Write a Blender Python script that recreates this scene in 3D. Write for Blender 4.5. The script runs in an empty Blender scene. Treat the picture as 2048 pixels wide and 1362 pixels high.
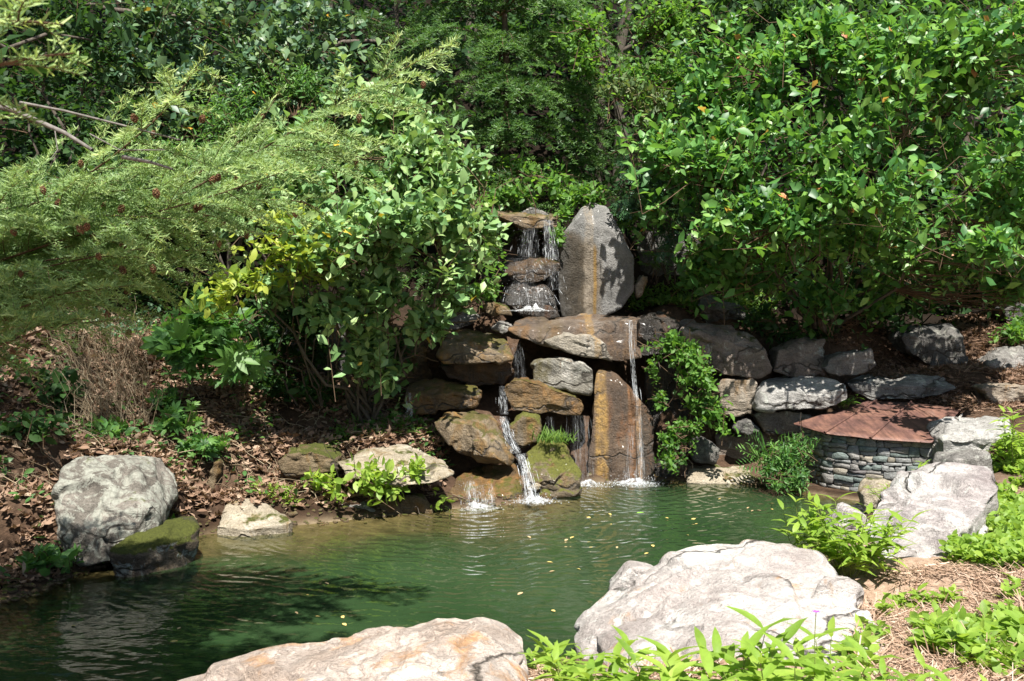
import bpy, bmesh, math, random
import numpy as np
from mathutils import Vector, Matrix

# ------------------------------------------------------------------ camera, sky, sun, exposure
SC = bpy.context.scene
COL = SC.collection
W, H, F = 2048.0, 1362.0, 1991.0
CAM = np.array([0.0, 0.0, 2.24])
PITCH = math.atan((681 - 560) / F)
cam_data = bpy.data.cameras.new('camera')
cam_data.lens = 35.0
cam_data.sensor_width = 36.0
cam_data.clip_start = 0.05
cam_data.clip_end = 600
cam = bpy.data.objects.new('camera', cam_data)
COL.objects.link(cam)
cam.location = CAM
cam.rotation_euler = (math.pi / 2 - PITCH, 0, 0)
cam_data.dof.use_dof = True
cam_data.dof.focus_distance = 10.0
cam_data.dof.aperture_fstop = 8.0
SC.camera = cam

SUN_EL = math.radians(61)
SUN_AZ = np.array([0.16, -0.95])
SUN_AZ = SUN_AZ / np.linalg.norm(SUN_AZ)
SUN_DIR = np.array([SUN_AZ[0] * math.cos(SUN_EL), SUN_AZ[1] * math.cos(SUN_EL), math.sin(SUN_EL)])
world = bpy.data.worlds.new('World')
SC.world = world
world.use_nodes = True
wn = world.node_tree
sky = wn.nodes.new('ShaderNodeTexSky')
sky.sky_type = 'NISHITA'
sky.sun_disc = False
sky.sun_elevation = SUN_EL
sky.sun_rotation = math.atan2(SUN_AZ[0], SUN_AZ[1])
bg = wn.nodes['Background']
bg.inputs['Strength'].default_value = 0.055
wn.links.new(sky.outputs['Color'], bg.inputs['Color'])
sd = bpy.data.lights.new('sun', 'SUN')
sd.energy = 5.0
sd.angle = math.radians(0.53)
sd.color = (1.0, 0.955, 0.88)
sun = bpy.data.objects.new('sun', sd)
COL.objects.link(sun)
sun.rotation_euler = Vector(SUN_DIR).to_track_quat('Z', 'Y').to_euler()
SC.view_settings.view_transform = 'Standard'
SC.view_settings.look = 'None'
SC.view_settings.exposure = 1.25
SC.view_settings.gamma = 1.0
SC.view_settings.use_curve_mapping = False
SC.render.engine = 'CYCLES'
SC.cycles.use_denoising = True
SC.cycles.max_bounces = 7
SC.cycles.transparent_max_bounces = 8
SC.cycles.caustics_reflective = False
SC.cycles.caustics_refractive = False

# ------------------------------------------------------------------ helpers
CF = np.array([0, math.cos(PITCH), -math.sin(PITCH)])
CU = np.array([0, math.sin(PITCH), math.cos(PITCH)])


def ray(px, py):
    return np.array([(px - W / 2) / F, 0, 0]) + CU * (-(py - H / 2) / F) + CF


def P(px, py, Y):
    d = ray(px, py)
    return CAM + d * (Y / d[1])


def G(px, py, z=0.0):
    d = ray(px, py)
    return CAM + d * ((z - CAM[2]) / d[2])


def nrm(v):
    return v / np.maximum(np.linalg.norm(v, axis=-1, keepdims=True), 1e-9)


def vnoise(p, seed=0):
    i = np.floor(p).astype(np.int64)
    f = p - i
    u = f * f * f * (f * (f * 6 - 15) + 10)

    def h(dx, dy, dz):
        n = ((i[:, 0] + dx) * 374761393 + (i[:, 1] + dy) * 668265263 + (i[:, 2] + dz) * 1440670441 + seed * 1274126177) & 0xffffffff
        n = ((n ^ (n >> 13)) * 1274126177) & 0xffffffff
        return ((n ^ (n >> 16)) & 0xffff) / 32767.5 - 1
    ux, uy, uz = u[:, 0], u[:, 1], u[:, 2]
    a = h(0, 0, 0) * (1 - ux) + h(1, 0, 0) * ux
    b = h(0, 1, 0) * (1 - ux) + h(1, 1, 0) * ux
    c = h(0, 0, 1) * (1 - ux) + h(1, 0, 1) * ux
    d = h(0, 1, 1) * (1 - ux) + h(1, 1, 1) * ux
    return (a * (1 - uy) + b * uy) * (1 - uz) + (c * (1 - uy) + d * uy) * uz


def fbm(p, freq, octv=4, seed=0, gain=0.5):
    s = np.zeros(len(p))
    a = 1.0
    for o in range(octv):
        s += a * vnoise(p * freq, seed + o * 17)
        freq *= 2.03
        a *= gain
    return s


def mesh_np(name, V, loops, starts, attrs=None, smooth=False):
    me = bpy.data.meshes.new(name)
    V = np.asarray(V, dtype=np.float32)
    loops = np.asarray(loops, dtype=np.int32)
    starts = np.asarray(starts, dtype=np.int32)
    me.vertices.add(len(V))
    me.vertices.foreach_set('co', V.ravel())
    me.loops.add(len(loops))
    me.loops.foreach_set('vertex_index', loops)
    me.polygons.add(len(starts))
    me.polygons.foreach_set('loop_start', starts)
    me.update(calc_edges=True)
    if smooth:
        me.polygons.foreach_set('use_smooth', np.ones(len(starts), dtype=bool))
    for k, v in (attrs or {}).items():
        at = me.attributes.new(k, 'FLOAT', 'POINT')
        at.data.foreach_set('value', np.asarray(v, dtype=np.float32))
    return me


def faces_mesh(name, V, faces, attrs=None, smooth=False):
    loops = [i for f in faces for i in f]
    starts = np.cumsum([0] + [len(f) for f in faces[:-1]])
    return mesh_np(name, V, loops, starts, attrs, smooth)


def link(name, me, mat, parent=None, loc=(0, 0, 0)):
    o = bpy.data.objects.new(name, me)
    COL.objects.link(o)
    if mat is not None and me is not None and not me.materials:
        me.materials.append(mat)
    o.location = loc
    if parent is not None:
        o.parent = parent
    return o


def tag(o, label=None, cat=None, group=None, kind=None):
    if label: o['label'] = label
    if cat: o['category'] = cat
    if group: o['group'] = group
    if kind: o['kind'] = kind
    return o


def thing(name, label, cat, loc, group=None):
    o = bpy.data.objects.new(name, None)
    o.empty_display_size = 0.1
    COL.objects.link(o)
    o.location = loc
    return tag(o, label, cat, group)


# ------------------------------------------------------------------ node helpers
class NT:
    def __init__(self, name):
        self.m = bpy.data.materials.new(name)
        self.m.use_nodes = True
        self.t = self.m.node_tree
        self.t.nodes.clear()
        self.out = self.t.nodes.new('ShaderNodeOutputMaterial')

    def n(self, typ, props=None, **inp):
        nd = self.t.nodes.new('ShaderNode' + typ)
        for k, v in (props or {}).items():
            setattr(nd, k, v)
        for k, v in inp.items():
            self.set(nd, k, v)
        return nd

    def set(self, nd, k, v):
        if isinstance(k, str) and k.startswith('i') and k[1:].isdigit():
            s = nd.inputs[int(k[1:])]
        else:
            s = nd.inputs[k.replace('_', ' ')] if k.replace('_', ' ') in nd.inputs else nd.inputs[k]
        if hasattr(v, 'is_output') or isinstance(v, bpy.types.NodeSocket):
            self.t.links.new(v, s)
        elif isinstance(v, bpy.types.Node):
            self.t.links.new(v.outputs[0], s)
        else:
            if s.type == 'RGBA' and len(v) == 3:
                v = (*v, 1)
            s.default_value = v

    def ramp(self, fac, stops, interp='LINEAR'):
        nd = self.t.nodes.new('ShaderNodeValToRGB')
        cr = nd.color_ramp
        cr.interpolation = interp
        while len(cr.elements) > 1:
            cr.elements.remove(cr.elements[0])
        cr.elements[0].position = stops[0][0]
        c = stops[0][1]
        cr.elements[0].color = (c, c, c, 1) if isinstance(c, (int, float)) else (*c, 1)
        for p, c in stops[1:]:
            e = cr.elements.new(p)
            e.color = (c, c, c, 1) if isinstance(c, (int, float)) else (*c, 1)
        self.set(nd, 'Fac', fac)
        return nd

    def mix(self, fac, a, b, mode='MIX'):
        nd = self.t.nodes.new('ShaderNodeMix')
        nd.data_type = 'RGBA'
        nd.blend_type = mode
        self.set(nd, 'i0', fac)
        self.set(nd, 'i6', a)
        self.set(nd, 'i7', b)
        return nd.outputs[2]

    def math(self, op, a, b=0.0, clamp=False):
        nd = self.t.nodes.new('ShaderNodeMath')
        nd.operation = op
        nd.use_clamp = clamp
        self.set(nd, 'i0', a)
        self.set(nd, 'i1', b)
        return nd.outputs[0]

    def noise(self, vec, scale, detail=6, rough=0.6, dist=0.0):
        return self.n('TexNoise', Vector=vec, Scale=scale, Detail=detail, Roughness=rough, Distortion=dist).outputs[0]

    def mapping(self, vec, scale=(1, 1, 1), rot=(0, 0, 0), loc=(0, 0, 0)):
        return self.n('Mapping', Vector=vec, Scale=scale, Rotation=rot, Location=loc).outputs[0]

    def finish(self, sh):
        self.t.links.new(sh.outputs[0] if isinstance(sh, bpy.types.Node) else sh, self.out.inputs['Surface'])
        return self.m


def rock_mat(name, c1, c2, c3, band=(0, 0.15, 1), bscale=9.0, bands=0.45, lichen=0.0, lcol=(0.42, 0.43, 0.38), stain=0.0,
             scol=(0.16, 0.075, 0.02), moss=0.0, mcol=(0.075, 0.085, 0.015), wet=0.0, bump=0.95, streaks=None, grain=1.0, crack=True):
    t = NT(name)
    tc = t.n('TexCoord')
    co = tc.outputs['Object']
    n1 = t.noise(co, 2.3, 8, 0.62, 0.3)
    col = t.ramp(n1, [(0.30, c1), (0.50, c2), (0.70, c3)]).outputs[0]
    # foliation bands of the gneiss
    dot = t.n('VectorMath', {'operation': 'DOT_PRODUCT'}, i0=co, i1=band).outputs['Value']
    nb = t.noise(co, 1.9, 4, 0.55)
    ph = t.math('ADD', t.math('MULTIPLY', dot, bscale), t.math('MULTIPLY', nb, 3.2))
    cmb = t.n('CombineXYZ', X=ph, Y=t.math('MULTIPLY', nb, 2.0), Z=0.0)
    bn = t.noise(cmb, 2.4, 6, 0.7)
    bm = t.ramp(bn, [(0.36, 0.62), (0.5, 1.0), (0.64, 1.35)]).outputs[0]
    col = t.mix(bands, col, t.mix(1.0, col, bm, 'MULTIPLY'))
    # grain and speckle
    n2 = t.noise(co, 55, 4, 0.75)
    sp = t.ramp(n2, [(0.30, 0.45), (0.47, 1.0), (0.62, 1.12), (0.74, 1.6)]).outputs[0]
    col = t.mix(0.75 * grain, col, t.mix(1.0, col, sp, 'MULTIPLY'))
    n5 = t.noise(co, 14, 6, 0.65)
    col = t.mix(0.6, col, t.mix(1.0, col, t.ramp(n5, [(0.3, 0.7), (0.55, 1.0), (0.75, 1.25)]).outputs[0], 'MULTIPLY'))
    ln_ = t.ramp(bn, [(0.478, 0.0), (0.5, 0.75), (0.522, 0.0)]).outputs[0]
    col = t.mix(t.math('MULTIPLY', ln_, min(1.0, bands * 1.1)), col, t.mix(1.0, col, (.35, .32, .30), 'MULTIPLY'))
    n7 = t.noise(co, 130, 2, 0.8)
    col = t.mix(0.8 * grain, col, t.mix(1.0, col, t.ramp(n7, [(0.32, 0.45), (0.47, 1.0), (0.6, 1.05), (0.7, 1.5)]).outputs[0], 'MULTIPLY'))
    rough = 0.85
    if stain > 0:
        stv = t.mapping(co, (3.2, 3.2, 0.75))
        sn = t.noise(stv, 1.3, 7, 0.68, 0.5)
        sm = t.ramp(sn, [(0.62 - 0.30 * stain, 0.0), (0.72 - 0.22 * stain, 1.0)]).outputs[0]
        s2 = t.ramp(t.noise(co, 11, 5, 0.7), [(0.3, tuple(0.45 * x for x in scol)), (0.55, scol), (0.72, tuple(min(1, 1.9 * x) for x in scol))]).outputs[0]
        col = t.mix(t.math('MULTIPLY', sm, 0.9), col, s2)
    if streaks:
        sep = t.n('SeparateXYZ', Vector=co)
        for (x0, wdt, scl, *zg) in streaks:
            xx = t.math('ADD', t.math('SUBTRACT', sep.outputs[0], x0), t.math('MULTIPLY', t.math('SUBTRACT', t.noise(co, 3.0, 4), 0.5), wdt * 1.2))
            mk = t.ramp(t.math('DIVIDE', t.math('ABSOLUTE', xx), wdt), [(0.55, 1.0), (1.0, 0.0)]).outputs[0]
            lo_ = .8 if zg else .3
            mk = t.math('MULTIPLY', mk, t.ramp(t.noise(t.mapping(co, (6, 6, 1.2)), 2.5, 6, 0.7), [(0.35, lo_), (0.6, 1.0)]).outputs[0])
            mk = t.math('MULTIPLY', mk, t.ramp(t.noise(co, 24, 6, 0.75), [(0.38, lo_), (0.55, 1.0)]).outputs[0])
            if zg:
                zz_ = t.math('ADD', sep.outputs[2], t.math('MULTIPLY', t.noise(co, 4.0, 4), 0.25))
                zz_ = t.math('SUBTRACT', t.math('ADD', zz_, t.math('MULTIPLY', sep.outputs[0], 0.5)), 0.22)
                mk = t.math('MULTIPLY', mk, t.ramp(zz_, [(0.0, 1.0), (0.12, 0.0)]).outputs[0]) if zg[0] == 0 else mk
            col = t.mix(mk, col, scl)
    if lichen > 0:
        ln = t.noise(co, 5.2, 9, 0.72, 0.9)
        lm = t.ramp(ln, [(0.60 - 0.16 * lichen, 0.0), (0.64 - 0.16 * lichen, 1.0)]).outputs[0]
        ln2 = t.ramp(t.noise(co, 26, 5, 0.7), [(0.35, 0.3), (0.6, 1.0)]).outputs[0]
        col = t.mix(t.math('MULTIPLY', lm, ln2), col, lcol)
    if moss > 0:
        geo = t.n('NewGeometry')
        nz = t.n('SeparateXYZ', Vector=geo.outputs['Normal']).outputs[2]
        mn = t.noise(co, 4.0, 7, 0.7)
        mm = t.math('ADD', t.math('MULTIPLY', nz, 0.35), mn)
        mk = t.ramp(mm, [(0.95 - 0.45 * moss, 0.0), (1.03 - 0.43 * moss, 1.0)]).outputs[0]
        m2 = t.ramp(t.noise(co, 60, 4, 0.8), [(0.3, tuple(0.45 * x for x in mcol)), (0.6, mcol), (0.8, tuple(1.6 * x for x in mcol))]).outputs[0]
        col = t.mix(mk, col, m2)
    # cracks
    vo = t.n('TexVoronoi', {'feature': 'DISTANCE_TO_EDGE'}, Vector=t.n('VectorMath', {'operation': 'ADD'}, i0=t.mapping(co, (1, 1, 1.6)), i1=t.n('VectorMath', {'operation': 'SCALE'}, i0=t.n('TexNoise', Vector=co, Scale=2.2, Detail=5.0).outputs[1], Scale=0.9).outputs[0]), Scale=0.85)
    crk = t.ramp(vo.outputs['Distance'], [(0.0, 0.0), (0.022, 1.0)]).outputs[0]
    crkm = t.math('MAXIMUM', crk, t.ramp(t.noise(co, 1.3, 2), [(0.45, 1.0), (0.6, 0.0)]).outputs[0])
    if not crack:
        crkm = t.math('MAXIMUM', crkm, 1.0)
    col = t.mix(t.math('SUBTRACT', 1.0, crkm), col, (0.05, 0.042, 0.034))
    hgt = t.math('ADD', t.math('ADD', t.math('MULTIPLY', n5, 0.55), t.math('ADD', t.math('MULTIPLY', n2, 0.42), t.math('MULTIPLY', n7, 0.10))), t.math('ADD', t.math('MULTIPLY', bn, 0.9 * bands), t.math('MULTIPLY', crkm, 0.45)))
    bp = t.n('Bump', Strength=bump, Distance=0.05, Height=hgt)
    if wet > 0:
        wn_ = t.ramp(t.noise(t.mapping(co, (2, 2, 0.6)), 1.6, 4), [(0.3, 0.22), (0.75, 0.5)]).outputs[0]
        b = t.n('BsdfPrincipled', Base_Color=t.mix(0.35 * wet, col, t.mix(1.0, col, (0.45, 0.4, 0.35), 'MULTIPLY')), Roughness=t.math('ADD', t.math('MULTIPLY', wn_, wet), 0.85 * (1 - wet)), Normal=bp.outputs[0])
        b.inputs['Specular IOR Level'].default_value = 0.5
        b.inputs['Coat Weight'].default_value = 0.06 * wet
        b.inputs['Coat Roughness'].default_value = 0.12
    else:
        b = t.n('BsdfPrincipled', Base_Color=col, Roughness=rough, Normal=bp.outputs[0])
        b.inputs['Specular IOR Level'].default_value = 0.25
    return t.finish(b)


def leaf_mat(name, stops, transl=0.38, tcol=(0.30, 0.42, 0.03), rough=0.42, spec=0.40, hue=0.0):
    t = NT(name)
    at = t.n('Attribute', {'attribute_name': 'tint'})
    col = t.ramp(at.outputs['Fac'], stops).outputs[0]
    tc = t.n('TexCoord')
    col = t.mix(0.35, col, t.mix(1.0, col, t.ramp(t.noise(tc.outputs['Object'], 30, 3), [(0.3, 0.6), (0.7, 1.4)]).outputs[0], 'MULTIPLY'))
    b = t.n('BsdfPrincipled', Base_Color=col, Roughness=rough + .08)
    b.inputs['Specular IOR Level'].default_value = spec
    tr = t.n('BsdfTranslucent', Color=t.mix(0.55, t.mix(1.0, col, (2.3, 2.3, 1.2), 'MULTIPLY'), tcol))
    mx = t.n('MixShader', i0=transl, i1=b.outputs[0], i2=tr.outputs[0])
    return t.finish(mx)


def plain_mat(name, c1, c2, scale=8.0, rough=0.8, bump=0.3, stretch=(1, 1, 1), spec=0.3):
    t = NT(name)
    co = t.mapping(t.n('TexCoord').outputs['Object'], stretch)
    n = t.noise(co, scale, 6, 0.65)
    b = t.n('BsdfPrincipled', Base_Color=t.ramp(n, [(0.3, c1), (0.7, c2)]).outputs[0], Roughness=rough,
            Normal=t.n('Bump', Strength=bump, Distance=0.02, Height=n).outputs[0])
    b.inputs['Specular IOR Level'].default_value = spec
    return t.finish(b)


def tint_mat(name, stops, rough=0.85, spec=0.2):
    t = NT(name)
    at = t.n('Attribute', {'attribute_name': 'tint'})
    col = t.ramp(at.outputs['Fac'], stops).outputs[0]
    b = t.n('BsdfPrincipled', Base_Color=col, Roughness=rough)
    b.inputs['Specular IOR Level'].default_value = spec
    return t.finish(b)


# ------------------------------------------------------------------ leaf templates (base at origin, length 1 along +Y, upper side +Z)
def leaf_tpl(width=0.45, peak=0.5, rows=3, fold=0.25, curl=0.18, tip=1.0):
    V = [(0, 0, 0)]
    Fc = []
    for r in range(1, rows + 1):
        t_ = r / (rows + 1)
        w = width * 0.5 * (math.sin(math.pi * t_ ** (math.log(0.5) / math.log(peak)))) ** tip
        z = -curl * t_ * t_
        V += [(-w, t_, z + fold * w), (0, t_, z), (w, t_, z + fold * w)]
    V.append((0, 1, -curl))
    Fc += [(0, 2, 1), (0, 3, 2)]
    for r in range(rows - 1):
        a = 1 + 3 * r
        b = a + 3
        Fc += [(a, a + 1, b + 1, b), (a + 1, a + 2, b + 2, b + 1)]
    a = 1 + 3 * (rows - 1)
    e = len(V) - 1
    Fc += [(a, a + 1, e), (a + 1, a + 2, e)]
    return np.array(V, float), Fc


def merge_tpl(parts):
    V, Fc, o = [], [], 0
    for (v, f) in parts:
        V.append(v)
        Fc += [tuple(i + o for i in q) for q in f]
        o += len(v)
    return np.concatenate(V), Fc


def xf_tpl(tp, ang=0.0, s=1.0, off=(0, 0, 0), tilt=0.0):
    v = tp[0] * s
    c, n = math.cos(tilt), math.sin(tilt)
    v = v @ np.array([[1, 0, 0], [0, c, n], [0, -n, c]])
    c, n = math.cos(ang), math.sin(ang)
    v = v @ np.array([[c, n, 0], [-n, c, 0], [0, 0, 1]])
    return v + np.array(off), tp[1]


T_OVAL = leaf_tpl(0.52, 0.50, 2, 0.22, 0.18)
T_OBOV = leaf_tpl(0.56, 0.60, 2, 0.25, 0.2)
T_SMALL = leaf_tpl(0.62, 0.45, 2, 0.2, 0.15)
T_LANCE = leaf_tpl(0.25, 0.42, 4, 0.35, 0.40)
T_FAR = leaf_tpl(0.55, 0.5, 1, 0.2, 0.15)
T_NEEDLE = (np.array([(-.5, 0, 0), (.5, 0, 0), (.25, 1, 0.04), (-.25, 1, 0.04)]), [(0, 1, 2, 3)])
_lf = leaf_tpl(0.34, 0.55, 2, 0.25, 0.25)
T_PALM = merge_tpl([xf_tpl(_lf, a, s, (0, 0.05, 0)) for a, s in ((-1.25, .62), (-0.62, .85), (0, 1.0), (0.62, .85), (1.25, .62))])
_l2 = leaf_tpl(0.36, 0.45, 1, 0.2, 0.15)
T_FERN = merge_tpl([xf_tpl(leaf_tpl(0.22, 0.3, 1, 0.1, 0.1), sd_ * (1.25 - 0.35 * k / 9), 0.34 * math.sin(math.pi * (0.16 + 0.80 * k / 9)) ** 0.8, (0, 0.10 + 0.88 * k / 9, -0.22 * (k / 9) ** 2)) for k in range(10) for sd_ in (-1, 1)]
                   + [(np.array([(-.006, 0, 0), (.006, 0, 0), (.004, .5, -.055), (-.004, .5, -.055), (0, 1, -.22)]), [(0, 1, 2, 3), (3, 2, 4)])])
T_PINN = merge_tpl([xf_tpl(leaf_tpl(0.36, 0.45, 1, 0.2, 0.15), sd_ * 0.95, 0.30, (0, 0.15 + 0.17 * k, -0.10 * (k / 5) ** 2)) for k in range(5) for sd_ in (-1, 1)]
                   + [xf_tpl(leaf_tpl(0.36, 0.45, 1, 0.2, 0.15), 0, 0.28, (0, 0.9, -.1))])
# a withered, curled leaf with ragged lobes
T_DEAD = (np.array([(0, 0, 0), (-.28, .18, .10), (-.10, .30, .02), (-.38, .55, .16), (-.12, .62, -.02), (0, 1.0, .12), (.12, .62, -.02), (.36, .50, .2), (.10, .30, .02), (.26, .16, .05), (0, .4, -.05)]),
          [(0, 10, 2, 1), (2, 10, 4, 3), (4, 10, 6, 5), (6, 10, 8, 7), (8, 10, 0, 9)])


def frames(axis, normal):
    y = nrm(axis)
    z = nrm(normal - y * (normal * y).sum(-1, keepdims=True))
    x = np.cross(y, z)
    return np.stack([x, y, z], axis=-1)      # columns


def scatter(name, tpl, pos, axis, normal, size, tint, mat, parent=None, loc=(0, 0, 0), wscale=None, smooth=False):
    tv, tf = tpl
    n = len(pos)
    M = frames(axis, normal)
    tvn = np.broadcast_to(tv, (n, *tv.shape)) * np.asarray(size)[:, None, None]
    if wscale is not None:
        tvn = tvn.copy()
        tvn[:, :, 0] *= np.asarray(wscale)[:, None]
    V = np.einsum('nij,nkj->nki', M, tvn) + (pos - np.asarray(loc))[:, None, :]
    lt = np.array([i for f in tf for i in f])
    st = np.cumsum([0] + [len(f) for f in tf[:-1]])
    k = len(tv)
    loops = (lt[None] + (np.arange(n) * k)[:, None]).ravel()
    starts = (st[None] + (np.arange(n) * len(lt))[:, None]).ravel()
    me = mesh_np(name, V.reshape(-1, 3), loops, starts, {'tint': np.repeat(tint, k)}, smooth)
    return link(name, me, mat, parent)


def tubes(name, lines, mat, parent=None, loc=(0, 0, 0), sides=5, attrs_tint=None):
    """lines: list of (pts (k,3), radii (k,)) joined into one mesh."""
    Vs, loops, o = [], [], 0
    ang = np.linspace(0, 2 * math.pi, sides, endpoint=False)
    tints = []
    for li, (p, r) in enumerate(lines):
        p = np.asarray(p, float) - np.asarray(loc)
        r = np.broadcast_to(np.asarray(r, float), (len(p),))
        k = len(p)
        d = nrm(np.gradient(p, axis=0))
        ref = np.array([0.31, 0.17, 0.93]) if abs(d[:, 2]).mean() < 0.85 else np.array([1.0, 0.1, 0.05])
        u = nrm(np.cross(d, ref))
        v = np.cross(d, u)
        ring = p[:, None] + r[:, None, None] * (np.cos(ang)[None, :, None] * u[:, None] + np.sin(ang)[None, :, None] * v[:, None])
        Vs.append(ring.reshape(-1, 3))
        a = np.arange(k - 1)[:, None] * sides + np.arange(sides)[None]
        b = np.arange(k - 1)[:, None] * sides + (np.arange(sides)[None] + 1) % sides
        q = np.stack([a, b, b + sides, a + sides], -1).reshape(-1, 4) + o
        loops.append(q)
        o += k * sides
        if attrs_tint is not None:
            tints.append(np.full(k * sides, attrs_tint[li]))
    q = np.concatenate(loops)
    me = mesh_np(name, np.concatenate(Vs), q.ravel(), np.arange(len(q)) * 4, {'tint': np.concatenate(tints)} if attrs_tint is not None else None, True)
    return link(name, me, mat, parent)


def bend(a, b, rng, k=6, sag=0.0, wob=0.06):
    a, b = np.asarray(a, float), np.asarray(b, float)
    t = np.linspace(0, 1, k)[:, None]
    L = np.linalg.norm(b - a)
    w = rng.normal(size=(k, 3)) * wob * L * np.sin(np.pi * t)
    return a + (b - a) * t + w + np.array([0, 0, 1]) * (sag * L * np.sin(np.pi * t))


# ------------------------------------------------------------------ terrain
pond_px = [(1765, 1012), (1722, 1000), (1640, 987), (1560, 972),
           (1450, 965), (1300, 957), (1180, 963), (1100, 985), (1060, 1000), (1000, 1008), (890, 1016), (740, 1031), (590, 1047), (500, 1060), (400, 1066), (255, 1112),
           (150, 1142), (60, 1186), (0, 1203)]
POND = [tuple(G(x, y)[:2]) for x, y in pond_px] + [(-4.2, 6.2), (-4.3, 5.0), (-3.2, 4.35), (-2.0, 4.5), (-1.0, 4.75), (-0.15, 5.15), (0.22, 5.35), (0.5, 5.3), (0.9, 5.5), (1.3, 5.9), (1.7, 6.3), (2.0, 6.8), (2.35, 7.5), (2.65, 7.95), (2.95, 8.6), (3.3, 9.2)]
POND = np.array(POND)


def pond_sd(xy):
    """signed distance to the pond outline, positive inside"""
    a, b = POND, np.roll(POND, -1, axis=0)
    dmin = np.full(len(xy), 1e9)
    inside = np.zeros(len(xy), bool)
    for p, q in zip(a, b):
        e = q - p
        w = xy - p
        t = np.clip((w @ e) / (e @ e), 0, 1)
        dmin = np.minimum(dmin, np.linalg.norm(w - t[:, None] * e, axis=1))
        cond = (p[1] > xy[:, 1]) != (q[1] > xy[:, 1])
        with np.errstate(divide='ignore', invalid='ignore'):
            xi = (q[0] - p[0]) * (xy[:, 1] - p[1]) / (q[1] - p[1]) + p[0]
        inside ^= cond & (xy[:, 0] < xi)
    return np.where(inside, dmin, -dmin)


ctl_px = [(0, 1150, 7.3), (0, 1000, 7.7), (60, 850, 8.7), (0, 750, 9.5), (200, 900, 8.9), (300, 800, 10.0), (450, 780, 10.7), (430, 900, 9.6), (450, 1000, 9.25),
          (560, 980, 9.5), (600, 880, 10.4), (750, 880, 10.5), (700, 990, 9.8), (850, 950, 10.2), (800, 850, 10.9), (650, 800, 11.3), (500, 700, 12), (300, 680, 11.5),
          (100, 650, 10.5), (-150, 700, 9.5), (-150, 900, 7.8), (700, 760, 11.9), (800, 770, 12.0), (850, 650, 12.4), (950, 610, 12.8), (700, 640, 13), (380, 860, 9.8), (150, 1000, 8.4),
          (930, 780, 11.9), (950, 890, 11.0), (1000, 960, 10.7), (1100, 770, 12.0), (1100, 950, 11.3), (1260, 950, 11.9), (1200, 710, 12.2), (1300, 710, 12.2), (1100, 642, 12.4),
          (1200, 628, 12.7), (1350, 605, 12.9), (1450, 612, 12.9), (1350, 645, 12.2), (1500, 665, 12.4), (1600, 665, 12.6), (1700, 645, 13.2), (1780, 745, 12.2), (1950, 800, 11.3),
          (1930, 745, 12), (1950, 655, 13.3), (2040, 625, 13.8), (1450, 900, 11.6), (1600, 900, 11.4), (1450, 770, 12.0), (1600, 770, 12.0), (1700, 770, 11.9), (1000, 520, 13.8), (1100, 440, 13.9), (1200, 430, 13.8), (1350, 530, 13.8), (1500, 550, 14.2), (800, 520, 14.2),
          (600, 560, 14.2), (300, 520, 14.2), (0, 520, 13.2), (1900, 1180, 6.0), (1960, 1060, 7.3), (2040, 950, 9.0), (1850, 1250, 5.2), (2000, 1350, 4.35), (1750, 1330, 4.6), (2000, 885, 10.0),
          (1750, 1200, 5.9), (1100, 1345, 5.0)]
ctl = [P(*c) for c in ctl_px]
for x in (-30, -20, -12, -5, 0, 5, 12, 20, 30):
    for y, z in ((17, 4.6), (21, 6.8), (27, 10), (40, 17), (70, 30)):
        ctl.append(np.array([x, y, z - 0.02 * abs(x)]))
ctl += [np.array(c, float) for c in [(8, 12, 1.3), (8, 8, .65), (6, 5, .55), (4, 3, .52), (2.5, 3.5, .5), (1.0, 4.2, .48), (0, 3.4, .48), (0, 1, .52), (0, -5, .5), (3, -2, .55), (-3, -2, .5),
                                     (-4.6, 3.2, .5), (-2, 2.6, .5), (-6, 5, .8), (-8, 8, 1.7), (-8, 12, 2.8), (-12, 6, 2.0), (-15, 0, 1.5), (15, 5, 1.0), (15, 12, 2.5), (10, 15, 3.2), (0.2, 5.0, .28), (-30, 0, 2), (30, 0, 1), (0, -40, .5), (-60, 20, 8), (60, 20, 8), (-50, -40, 1), (50, -40, 1), (12, 0, .7), (-1, 4.2, .45), (2.0, 5.3, .45), (3.3, 6.0, .42), (4.5, 7, .5), (4.9, 9, .5), (2.95, 8.2, .1), (3.3, 8.9, .12), (3.45, 9.6, .02), (3.3, 10.1, -.1), (3.7, 9.9, -.02), (4.1, 9.75, .12), (3.1, 10.4, -.1), (3.5, 10.3, -.1), (3.9, 10.05, 0), (3.5, 10.7, -.05), (4.0, 10.6, 0), (4.3, 10.6, .05), (2.9, 10.8, .04), (3.9, 9.3, .25), (3.0, 7.4, .3), (4.1, 11.2, .55), (3.5, 11.3, .45), (4.6, 11.2, .6), (-.35, 10.05, .03), (-.15, 10.35, .05), (-.6, 10.05, .05), (.1, 10.45, .05), (-.3, 10.5, .1), (1.9, 11.05, .0), (2.3, 11.15, .0), (2.65, 11.0, -.02), (2.2, 11.5, .1), (1.75, 11.3, .0), (2.6, 11.35, .05)]]
ctl = np.array(ctl)


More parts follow.
